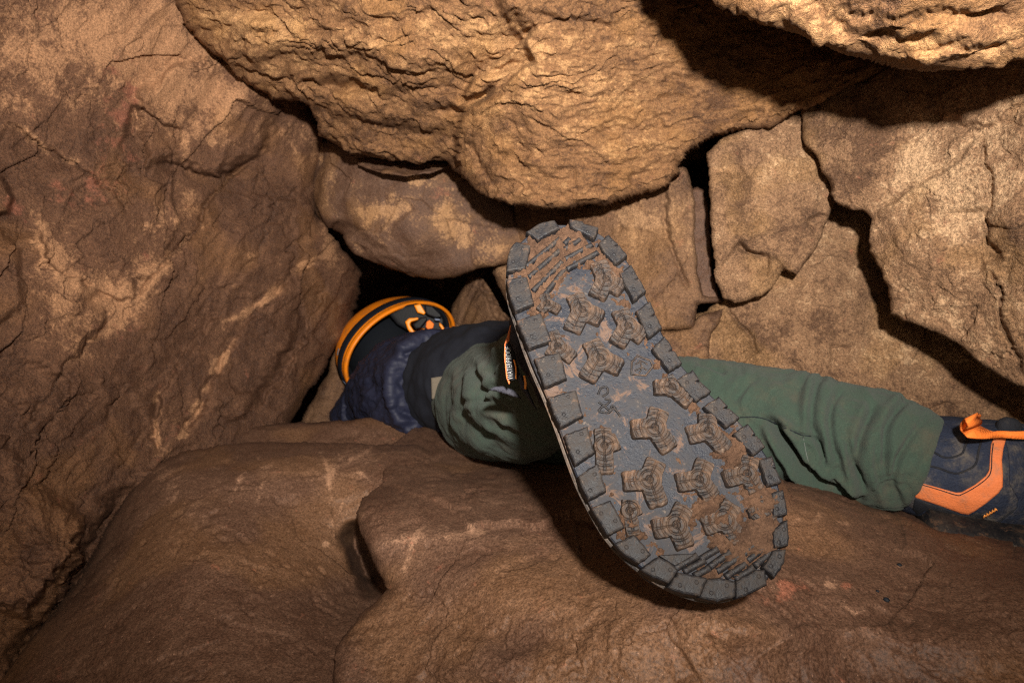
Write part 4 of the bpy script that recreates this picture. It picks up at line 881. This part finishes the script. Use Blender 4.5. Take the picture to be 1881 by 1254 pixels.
# raised inner edge of the flat field
midsole = rings('midsole', [(inset(SO, .004), -.034), (inset(SO, .0008), -.030), (inset(SO, -.0016), -.018), (inset(SO, -.0022), -.0105), (inset(SO, -.0008), -.0092), (inset(SO, .003), -.0086)], M['midsole'], boot, smooth=False)
LUGS = [A2([(150, 262), (185, 232), (278, 258), (262, 330), (246, 412), (118, 432), (128, 340)]), A2([(118, 492), (180, 485), (250, 474), (278, 560), (304, 660), (175, 706), (140, 600)]), A2([(190, 778), (270, 750), (352, 728), (384, 810), (424, 912), (270, 966), (235, 880)]),
    A2([(312, 1042), (400, 1018), (482, 1000), (504, 1080), (528, 1172), (380, 1232), (350, 1140)]), A2([(256, 164), (350, 104), (446, 84), (482, 135), (410, 170), (336, 218)]), A2([(553, 78), (640, 92), (652, 108), (752, 132), (722, 208), (660, 175), (598, 146), (560, 120)]),
    A2([(820, 184), (884, 246), (862, 262), (896, 258), (948, 322), (868, 382), (810, 320), (755, 242)]), A2([(978, 392), (1026, 476), (990, 494), (1034, 488), (1078, 566), (996, 636), (950, 545), (902, 450)]), A2([(1110, 642), (1140, 718), (1104, 748), (1148, 736), (1188, 822), (1100, 892), (1060, 800), (1020, 708)]),
    A2([(1208, 886), (1264, 968), (1232, 990), (1274, 986), (1328, 1066), (1240, 1122), (1185, 1045), (1128, 968)]), A3([(826, 14), (856, 60), (836, 70), (866, 74), (918, 122), (842, 172), (790, 115), (742, 64)]), A3([(960, 154), (1006, 200), (984, 210), (1014, 212), (1068, 258), (1000, 304), (940, 250), (886, 200)]),
    A3([(1110, 293), (1148, 344), (1130, 352), (1156, 356), (1198, 408), (1140, 452), (1090, 400), (1038, 346)]), A3([(1236, 458), (1254, 516), (1240, 520), (1258, 530), (1283, 592), (1215, 614), (1195, 545), (1174, 480)]), A3([(1292, 633), (1302, 690), (1314, 757), (1245, 772), (1240, 710), (1238, 650)]), A3([(1312, 792), (1318, 860), (1316, 918), (1250, 932), (1245, 890), (1248, 840)]),
    A3([(1304, 944), (1294, 1012), (1248, 1084), (1190, 1036), (1220, 990), (1240, 950)]), A3([(1150, 1054), (1196, 1048), (1204, 1122), (1130, 1164), (1050, 1197), (1052, 1108)]), A3([(960, 1092), (1040, 1108), (1042, 1184), (950, 1208), (862, 1192), (898, 1102)]), A3([(895, 1092), (862, 1178), (775, 1167), (698, 1137), (750, 1064), (820, 1076)]),
    A3([(746, 1050), (700, 1112), (620, 1082), (556, 1046), (650, 982), (700, 1010)]), A3([(604, 966), (545, 1012), (480, 972), (422, 916), (520, 868), (560, 910)]), A3([(466, 826), (384, 864), (340, 792), (300, 728), (398, 688), (430, 750)]), A3([(372, 636), (284, 682), (258, 630), (232, 566), (330, 498), (350, 560)]), A3([(160, 352), (220, 330), (276, 308), (292, 370), (314, 436), (215, 502), (190, 440)]), A3([(78, 156), (150, 138), (216, 118), (232, 180), (252, 246), (140, 308), (108, 240)])]
def dome_bits(P, hb):
    """two rivet-like pips on a lug"""
    c = P.mean(0); ax = P[np.argmax(((P - c) ** 2).sum(1))] - c; out = []
    for k in (-.42, .42):
        q = c + ax * k; n = 8
        for r, h in ((.0017, 0), (.0012, .0005), (.0005, .0007)): out.append([(q[0] + r * math.cos(a), q[1] + r * math.sin(a), hb + h) for a in np.linspace(0, 2 * np.pi, n, endpoint=False)])
    return out
for li, lp in enumerate(LUGS):
    P = spl(lp); P = densify(P, .0022, 0); P = P + np.stack([pn(np.stack([P[:, 0] * 300, P[:, 1] * 300, P[:, 0] * 0 + li], 1)), pn(np.stack([P[:, 0] * 300 + 50, P[:, 1] * 300, P[:, 0] * 0 + li], 1))], 1) * .0007
    H = .0062 + .0008 * RNG.rand()
    o = rings('lug', [(inset(P, -.0012), -.002), (inset(P, -.0006), H - .0018), (inset(P, .0000), H - .0005), (inset(P, .0010), H)], M['lug'], outsole, smooth=False)
    D_ = dome_bits(spl(lp), H - .0001); V = [list(to3(*v)) for r in D_ for v in r]; F = []
    for b0 in (0, 24):
        for r in range(2):
            for k in range(8): F.append((b0 + r * 8 + k, b0 + r * 8 + (k + 1) % 8, b0 + r * 8 + 8 + (k + 1) % 8, b0 + r * 8 + 8 + k))
        F.append(tuple(b0 + 16 + k for k in range(8)))
    # join the pips into the lug's own mesh
    bm = bmesh.new(); bm.from_mesh(o.data); im = o.matrix_world.inverted()
    vs_ = [bm.verts.new(im @ Vector(v)) for v in V]
    for f in F: bm.faces.new([vs_[i] for i in f])
    bmesh.ops.recalc_face_normals(bm, faces=bm.faces); bm.to_mesh(o.data); bm.free()
STARS = [(A2([(805, 478)])[0], A2([(755, 365), (748, 592), (912, 545)])), (A2([(640, 690)])[0], A2([(590, 590), (575, 822), (768, 748)])), (A2([(958, 805)])[0], A2([(905, 700), (885, 922), (1060, 875)])), (A2([(765, 1025)])[0], A2([(705, 915), (680, 1158), (900, 1088)])),
    (A2([(470, 945)])[0], A2([(430, 850), (425, 1010), (570, 1020)])), (A2([(395, 650)])[0], A2([(380, 590), (350, 700), (475, 690)])), (A3([(720, 95)])[0], A3([(690, 45), (635, 95), (812, 172)])),
    (A3([(630, 305)])[0], A3([(655, 215), (520, 312), (705, 410)])), (A3([(908, 322)])[0], A3([(905, 240), (815, 342), (1000, 415)])), (A3([(368, 400)])[0], A3([(360, 315), (435, 375), (372, 530)])),
    (A3([(602, 575)])[0], A3([(640, 482), (478, 582), (650, 700)])), (A3([(862, 575)])[0], A3([(895, 482), (758, 590), (930, 665)])), (A3([(1110, 545)])[0], A3([(1130, 465), (1005, 572), (1160, 632)])), (A3([(498, 740)])[0], A3([(495, 685), (550, 720), (520, 860)])),
    (A3([(742, 812)])[0], A3([(785, 718), (635, 832), (790, 918)])), (A3([(990, 785)])[0], A3([(1035, 705), (895, 815), (1070, 888)])), (A3([(1200, 725)])[0], A3([(1210, 670), (1130, 760), (1260, 770)]))]
def star(ctr, arms, k):
    c = np.array(sp(*ctr)); av = (spl(arms) - c) * 1.06; ang = np.arctan2(av[:, 1], av[:, 0]); ln = np.hypot(av[:, 0], av[:, 1])
    nth, nr = 132, 30; th = np.linspace(0, 2 * np.pi, nth, endpoint=False); w_ = .43 * min(ln.mean(), .017)
    Rb = np.full(nth, .52 * ln.mean())
    for a, l in zip(ang, ln):
        dl = (th - a + np.pi) % (2 * np.pi) - np.pi; ok = np.cos(dl) > .2
        Rb = np.where(ok, np.maximum(Rb, np.minimum(l / np.maximum(np.cos(dl), .2), w_ / np.maximum(np.abs(np.sin(dl)), 1e-3))), Rb)
    for _ in range(2): Rb = .5 * Rb + .25 * (np.roll(Rb, 1) + np.roll(Rb, -1))
    Rb = Rb * (1 + .04 * pn(np.stack([np.cos(th) * 4, np.sin(th) * 4, th * 0 + k], 1)))
    fr = np.concatenate([np.linspace(.02, .97, nr), [1.0, 1.05, 1.09]])
    V, n = [], len(fr)
    H = .0052
    for i, f in enumerate(fr):
        for j in range(nth):
            r = Rb[j] * f; x, y = r * math.cos(th[j]), r * math.sin(th[j]); h = H
            if i < nr:
                q = (r / .0043) % 1.0
                h -= .0015 * max(0.0, math.cos((q - .5) * 2 * math.pi)) ** 2 * (r > .001)
                for a in ang:
                    pr = abs(-x * math.sin(a) + y * math.cos(a)); al = x * math.cos(a) + y * math.sin(a)
                    if al > 0: h -= .0013 * math.exp(-(pr / .0006) ** 2)
            elif i == nr: h = H - .0008
            elif i == nr + 1: h = .0022
            else: h = -.0015
            V.append(list(to3(c[0] + x, c[1] + y, h)))
    F = [(i * nth + j, i * nth + (j + 1) % nth, (i + 1) * nth + (j + 1) % nth, (i + 1) * nth + j) for i in range(n - 1) for j in range(nth)]
    F.append(tuple(range(nth))[::-1])
    o = mesh_np('star_stud', np.array(V), F, M['star'], outsole, True); fix_normals(o.data)
for k, (c0, a0) in enumerate(STARS): star(c0, a0, k)
BARS = [A2(b) for b in ([(250, 388), (492, 190)], [(266, 466), (490, 272)], [(296, 560), (506, 350)], [(346, 628), (528, 396)], [(515, 232), (560, 190)], [(518, 268), (634, 196)], [(520, 338), (716, 232)], [(532, 408), (756, 286)])] + \
       [A3(b) for b in ([(735, 1040), (858, 968)], [(782, 1056), (898, 992)], [(836, 1078), (922, 1032)], [(868, 992), (964, 932)], [(916, 1032), (1030, 950)], [(952, 1056), (1082, 972)], [(1000, 1084), (1112, 1008)], [(1050, 1096), (1152, 1030)], [(1078, 984), (1204, 866)], [(1112, 1000), (1238, 904)], [(1152, 1026), (1246, 946)])]
for bi, b in enumerate(BARS):
    (a0, a1), (b0, b1) = sp(*b[0]), sp(*b[1]); dx, dy = b0 - a0, b1 - a1; l = math.hypot(dx, dy); px_, py_ = -dy / l, dx / l; hw = .0026
    P = np.array([(a0 + px_ * hw, a1 + py_ * hw), (a0 - px_ * hw, a1 - py_ * hw), (b0 - px_ * hw, b1 - py_ * hw), (b0 + px_ * hw, b1 + py_ * hw)])
    P = densify(P, .003, 0) + 0
    rings('tread_bar', [(P, -.0015), (inset(P, .0003), .0022), (inset(P, .0010), .0036), (inset(P, .0018), .0042)], M['lug'], outsole, smooth=True)
P = spl(A3([(650, 970), (735, 962), (852, 962), (760, 1042)])); rings('tread_plate', [(P, -.001), (P, .002), (inset(P, .001), .003)], M['lug'], outsole)
# thin raised welt round the flat field, the pentagon mark and the maker's squiggle
def ridge(name, pts, mat, r=.0008, h=.0006, closed=False, n=5):
    q = np.array([sp(*p) for p in pts]); q = catmull(np.concatenate([q, q[:1]]) if closed else q, n) if n > 1 else np.concatenate([q, q[:1]])
    C = np.array([list(to3(a, b, h)) for a, b in q]); T_ = np.gradient(C, axis=0); T_ /= np.linalg.norm(T_, axis=1)[:, None] + 1e-9
    Nn = np.array(Nx); B_ = np.cross(T_, Nn); th = np.linspace(0, 2 * np.pi, 6, endpoint=False)
    V = (C[:, None] + B_[:, None] * (r * np.cos(th))[None, :, None] + Nn[None, None] * (r * np.sin(th))[None, :, None]).reshape(-1, 3)
    i = np.arange(len(C) * 6).reshape(-1, 6); j = np.roll(i, -1, 1)
    return mesh_np(name, V, np.stack([i[:-1].ravel(), i[1:].ravel(), j[1:].ravel(), j[:-1].ravel()], 1), mat, outsole)
ridge('pentagon_mark', A2([(990, 1045), (1028, 1002), (1120, 1034), (1136, 1076), (1086, 1140), (986, 1130)]), M['star'], .0009, .0004, True, 1)
for q in ([(1012, 1060), (1060, 1040), (1100, 1062)], [(1010, 1105), (1062, 1085), (1095, 1100)], [(1045, 1030), (1058, 1085), (1040, 1125)]): ridge('pentagon_mark', A2(q), M['star'], .0006, .0003)
for q in ([(338, 128), (352, 95), (382, 88), (388, 118), (360, 138)], [(340, 166), (372, 184), (402, 158), (372, 150)], [(338, 214), (366, 188), (398, 210), (412, 186), (434, 206)], [(340, 216), (392, 222), (420, 200), (456, 242)]): ridge('maker_mark', A3(q), M['lug'], .0009, .0003)
welt = smooth_closed(inset(SO, .0165), 1, 1)
ridge_pts = welt
C_ = [list(to3(a, b, .0006)) for a, b in welt]
# mud caked into the tread
ms, mt_ = np.meshgrid(np.arange(0, SLEN + .002, .0008), np.arange(SO[:, 1].min(), SO[:, 1].max(), .0008), indexing='ij')
mask = np.zeros(ms.shape)
for cx_, cy_, rr, aa in [(985, 480, .020, .9), (1010, 455, .020, .8), (1050, 440, .018, .6), (1000, 520, .016, .7), (985, 565, .010, .75), (1110, 490, .012, .5), (1080, 475, .012, .5), (1070, 575, .008, .3), (1340, 836, .011, 1.0), (1365, 820, .010, .5), (1300, 932, .010, .95), (1330, 955, .013, .75), (1385, 905, .010, .7),
                         (1400, 940, .012, .9), (1420, 915, .010, .7), (1390, 985, .013, .9), (1360, 1010, .012, .6), (1150, 965, .008, .6), (1250, 965, .010, .45), (1270, 935, .008, .3), (1330, 1020, .010, .55), (1305, 1055, .008, .5), (1165, 985, .008, .5), (1145, 560, .006, .5), (1135, 500, .007, .45), (1270, 745, .006, .6), (1360, 800, .008, .6), (1100, 790, .006, .35), (1310, 800, .006, .35), (1365, 870, .010, .5), (1415, 1000, .012, .6), (1180, 885, .006, .3), (1280, 880, .006, .3)]:
    c0, c1 = sp(cx_, cy_); mask += aa * np.exp(-((ms - c0) ** 2 + (mt_ - c1) ** 2) / rr ** 2)
PQ = np.stack([ms, mt_, ms * 0], -1)
nz = fbm(PQ * 130, 4, .6); nz2 = fbm(PQ * 420 + 7, 3, .65)
dsol, *_ = seg_info(ms, mt_, SO, True); ins_ = inside(ms, mt_, SO); dsol = np.where(ins_, dsol, -dsol)
ringm = np.exp(-((dsol - .017) / .004) ** 2) * .32
hm = (mask + ringm + .55 * nz - .40) * .0105; hm = np.minimum(hm, .0026 + .0045 * np.clip(mask - .55, 0, 1) * (ms < .16) + .0030 * np.maximum(nz, -.4)) + .0014 * nz2 * (hm > 0)
hm = np.where(dsol < .0022, -.004, hm)
kp = hm > -.0012
q = (hm[:-1, :-1] > .0) | (hm[1:, :-1] > .0) | (hm[1:, 1:] > .0) | (hm[:-1, 1:] > .0)
idx = np.arange(ms.size).reshape(ms.shape); hm = np.maximum(hm, -.0012)
Vm = np.array(TOE) + ms[..., None] * np.array(Lx) + mt_[..., None] * np.array(Wx) + hm[..., None] * np.array(Nx)
Fm = np.stack([idx[:-1, :-1][q], idx[:-1, 1:][q], idx[1:, 1:][q], idx[1:, :-1][q]], 1)
used = np.unique(Fm); remap = -np.ones(ms.size, int); remap[used] = np.arange(len(used))
mud = mesh_np('mud', Vm.reshape(-1, 3)[used], remap[Fm], M['mud'], boot); mud['kind'] = 'stuff'
# upper of the boot behind the sole
SEC = [(-.028, 1.0, .97, .004), (-.040, .995, .97, .005), (-.052, .97, .93, .006), (-.062, .90, .88, .007), (-.072, .78, .84, .007), (-.082, .66, .82, .007), (-.095, .56, .81, .007), (-.112, .49, .80, .008), (-.130, .45, .80, .010), (-.142, .44, .82, .010)]
tc = SO[:, 1].mean(); s_he = SO[:, 0].max(); lv = []
for h, kl, kw, ins0 in SEC:
    Q = SO.copy(); t_mid = np.interp(Q[:, 0], np.linspace(0, SLEN, 12), [np.mean(SO[np.abs(SO[:, 0] - x) < .03, 1]) for x in np.linspace(0, SLEN, 12)])
    Q[:, 1] = t_mid + (Q[:, 1] - t_mid) * kw; Q[:, 0] = (s_he - ins0) - ((s_he - ins0) - Q[:, 0]) * kl
    lv.append((Q, h))
upper = rings('upper', lv, M['boot_navy'], boot, smooth=True, jit=.003)
lq = lv[-1][0]; rings('collar', [(inset(lq, -.002), -.128), (inset(lq, -.006), -.134), (inset(lq, -.006), -.142), (inset(lq, -.001), -.148), (inset(lq, .006), -.144)], M['fuzz'], boot, smooth=True, jit=.002)
cst = lambda d: (lambda X, Y: np.full(X.shape, d))
def tagd(X, Y): return .655 + (X - 940) * .0002 + (Y - 640) * .00006
loop = relief('pull_tab', L4([(622, 290), (648, 276), (690, 360), (722, 480), (742, 575), (700, 572), (668, 580), (636, 572), (618, 420)]), tagd, .004, M['boot_dark'], edge=(2, .001), jit=.3, step=1.3, parent=boot, nskirt=2, lean=0)
relief('piping', L4([(655, 160), (668, 150), (650, 280), (622, 300), (622, 420), (640, 560), (655, 600), (648, 612), (626, 560), (610, 400), (612, 300), (632, 240)]), lambda X, Y: tagd(X, Y) - .001, .004, M['orange_leather'], edge=(1.5, .001), jit=.2, step=1.1, parent=boot, nskirt=2, lean=0)
relief('tongue_fuzz', L4([(490, 652), (530, 625), (600, 620), (680, 650), (720, 690), (742, 722), (700, 712), (620, 685), (550, 662)]), cst(.69), .02, M['fuzz'], edge=(5, .006), jit=.5, step=1.3, parent=boot, nskirt=3, lean=1, noise=lambda P, X, Y: fbm(P * 300, 3) * .0015)
relief('collar_fuzz', L4([(715, 560), (740, 520), (775, 600), (810, 690), (860, 800), (842, 790), (790, 720), (740, 640)]), cst(.64), .02, M['fuzz'], edge=(5, .006), jit=.5, step=1.3, parent=boot, nskirt=3, lean=1, noise=lambda P, X, Y: fbm(P * 300, 3) * .0015)
stroke('stitching', L4([(685, 420), (700, 480), (702, 565)]), lambda X, Y: tagd(X, Y) - .001, M['orange_thread'], boot, .0009, .0004)
stroke('stitching', L4([(765, 540), (775, 600), (772, 645)]), cst(.632), M['orange_thread'], boot, .0012, .0004)
def text(name, body_, p0, p1, d, size, mat, parent):
    cu = bpy.data.curves.new(name, 'FONT'); cu.body = body_; cu.size = 1; cu.extrude = .02; cu.align_x = 'LEFT'; cu.align_y = 'CENTER'
    tmp = bpy.data.objects.new('tmp', cu); COL.objects.link(tmp); dg = bpy.context.evaluated_depsgraph_get()
    me = bpy.data.meshes.new_from_object(tmp.evaluated_get(dg)); bpy.data.objects.remove(tmp)
    V = np.array([list(v.co) for v in me.vertices]); w0 = V[:, 0].max() - V[:, 0].min(); a, b = U(*p0, d), U(*p1, d)
    ax = (b - a); L_ = ax.length; ax.normalize(); nz_ = Vector((0, -1, 0)); up = nz_.cross(ax)
    W_ = np.array(a)[None] + (V[:, :1] - V[:, 0].min()) * (L_ / w0) * np.array(ax)[None] + V[:, 1:2] * size * np.array(up)[None] + V[:, 2:3] * .01 * np.array(nz_)[None]
    lo = W_.mean(0); me.vertices.foreach_set('co', (W_ - lo).astype(F32).ravel()); me.update(); me.materials.clear(); me.materials.append(mat)
    o = bpy.data.objects.new(name, me); COL.objects.link(o); o.location = lo; setparent(o, parent); return o
text('lettering', 'WATERPROOF', L4([(660, 572)])[0], L4([(640, 318)])[0], .6515, .0075, M['white_print'], loop)

# ------------------------------------------------------------------ far boot at the right edge
boot2 = empty('hiking_boot', U(1790, 960, .86)); tag(boot2, 'navy boot with a bright orange angled side stripe at the right edge', 'boot', 'boots worn by the person')
up2 = fused('upper', [sweep([(1610, 828, .905, .044), (1650, 842, .893, .057), (1705, 857, .884, .067), (1790, 872, .87, .074), (1860, 885, .86, .074, .062), (1940, 910, .85, .066, .055), (2030, 945, .84, .050, .05), (2110, 968, .84, .034, .042), (2150, 975, .84, .02, .03)])], .0035, M['boot_navy'], boot2, 4,
    lambda V, N: fbm(V * 16, 3) * .0025)
b2 = bvh_of(up2); u2 = on_surface(b2, .86)
R5 = lambda p: z4(p, 1600, 720, .22337)
V_, F_ = sweep([(1690, 965, .86, .030, .055), (1800, 985, .845, .034, .060), (1950, 1010, .835, .034, .062), (2100, 1030, .83, .028, .055), (2170, 1030, .83, .012, .03)], 6, 20); mesh_np('outsole', V_, F_, M['lug'], boot2)
patch('side_stripe', R5([(372, 735), (520, 775), (700, 825), (745, 820), (850, 762), (940, 690), (970, 640), (978, 520), (985, 430), (1010, 368), (1118, 368), (1090, 460), (1078, 560), (1086, 680), (1084, 780), (1050, 830), (940, 920), (860, 975), (800, 1008), (740, 998), (560, 932), (362, 866)]), u2, M['orange_leather'], boot2, .0022, 1.7, 3)
stroke('stitching', R5([(390, 752), (540, 795), (700, 845), (750, 838), (860, 778), (955, 705), (988, 640), (994, 520), (1005, 420)]), lambda X, Y: u2(X, Y) - .0022, M['boot_dark'], boot2, .0006, .0003)
patch('heel_panel', R5([(360, 870), (560, 940), (740, 1005), (800, 1016), (870, 985), (930, 1010), (900, 1060), (760, 1090), (700, 1100), (660, 1040), (440, 975), (380, 1010), (340, 960)]), u2, M['boot_dark'], boot2, .0016, 1.8, 3)
patch('side_panel', R5([(1100, 380), (1258, 380), (1290, 1140), (1040, 1080), (1200, 950), (1210, 880), (1140, 760), (1130, 500)]), u2, M['boot_navy'], boot2, .0018, 2.2, 4)
for q in ([(455, 600), (560, 625), (690, 668), (790, 640), (860, 590), (885, 480), (910, 390)], [(520, 495), (620, 540), (740, 510), (775, 440), (800, 380)], [(1210, 950), (1120, 1010), (1040, 1078)]): stroke('seam', R5(q), u2, M['boot_dark'], boot2, .0013, .0002)
stroke('zigzag_stitch', R5([(925, 1036), (935, 1010), (948, 1026), (955, 995), (970, 1014), (978, 982), (992, 1000), (1000, 968), (1014, 988), (1022, 955), (1036, 972)]), u2, M['orange_thread'], boot2, .0008, .0022, 2)
# padded collar and the orange pull loop
def ribbon(name, rows, mat, parent, th=.0012, n=8):
    """rows: (px,py,d) of the upper edge and (px,py,d) of the lower edge"""
    a = catmull(np.array([list(U(*r[0])) for r in rows]), n); b = catmull(np.array([list(U(*r[1])) for r in rows]), n)
    T_ = np.gradient(a, axis=0); nn = np.cross(T_, b - a); nn /= np.linalg.norm(nn, axis=1)[:, None] + 1e-9; nn *= th
    V = np.stack([a - nn, b - nn, b + nn, a + nn], 1).reshape(-1, 3); i = np.arange(len(V)).reshape(-1, 4); j = np.roll(i, -1, 1)
    F = [tuple(x) for x in np.stack([i[:-1].ravel(), i[1:].ravel(), j[1:].ravel(), j[:-1].ravel()], 1)] + [tuple(i[0]), tuple(i[-1])[::-1]]
    o = mesh_np(name, V, F, mat, parent); fix_normals(o.data); return o
def r5(x, y, d): return (1600 + x * .22337, 720 + y * .22337, d)
ribbon('pull_loop', [(r5(1300, 318, .800), r5(1300, 386, .800)), (r5(1180, 322, .800), r5(1180, 382, .800)), (r5(1060, 318, .800), r5(1050, 372, .800)), (r5(985, 322, .796), r5(930, 384, .790)), (r5(900, 285, .800), r5(800, 370, .785)), (r5(850, 262, .812), r5(745, 318, .795)),
    (r5(880, 215, .818), r5(740, 270, .790)), (r5(900, 190, .810), r5(762, 232, .780)), (r5(880, 175, .800), r5(770, 225, .770)), (r5(870, 200, .790), r5(790, 250, .765)), (r5(905, 235, .790), r5(800, 285, .768)), (r5(900, 262, .795), r5(780, 300, .775))], M['orange_web'], boot2)
V_, F_ = sweep([(1842, 800, .835, .010), (1852, 788, .835, .016, .010), (1862, 776, .835, .012, .008), (1866, 770, .835, .003)], 4, 12); mesh_np('tongue', V_, F_, M['fuzz' if False else 'boot_dark'], boot2)

# ------------------------------------------------------------------ grit lying on the near boulder
fdep = on_surface(bvh_of(center_floor), .7)
for (x, y, rr, lab) in ((1628, 1103, .0030, 'tiny dark pebble low on the boulder right of the boot toe'), (1652, 1038, .0022, 'tiny dark pebble higher up between boot toe and right edge'), (1612, 1086, .0016, 'dark grit speck nearest the red stain')):
    d_ = float(fdep(np.array([x * 1.0]), np.array([y * 1.0]))[0]); th, ph = np.meshgrid(np.linspace(0, 2 * np.pi, 10, endpoint=False), np.linspace(.15, np.pi - .15, 6))
    S_ = np.stack([np.sin(ph) * np.cos(th), np.sin(ph) * np.sin(th), np.cos(ph) * .7], -1).reshape(-1, 3); S_ = S_ * (1 + .5 * pn(S_ * 1.7 + x)[:, None])
    V = S_ * rr + np.array(U(x, y, d_)) + np.array([0, 0, rr * .3]); i = np.arange(60).reshape(6, 10); j = np.roll(i, -1, 1)
    F = [tuple(q) for q in np.stack([i[:-1].ravel(), j[:-1].ravel(), j[1:].ravel(), i[1:].ravel()], 1)] + [tuple(i[0])[::-1], tuple(i[-1])]
    tag(mesh_np('pebble', V, F, M['hood']), lab, 'pebble', 'grit on the boulder')
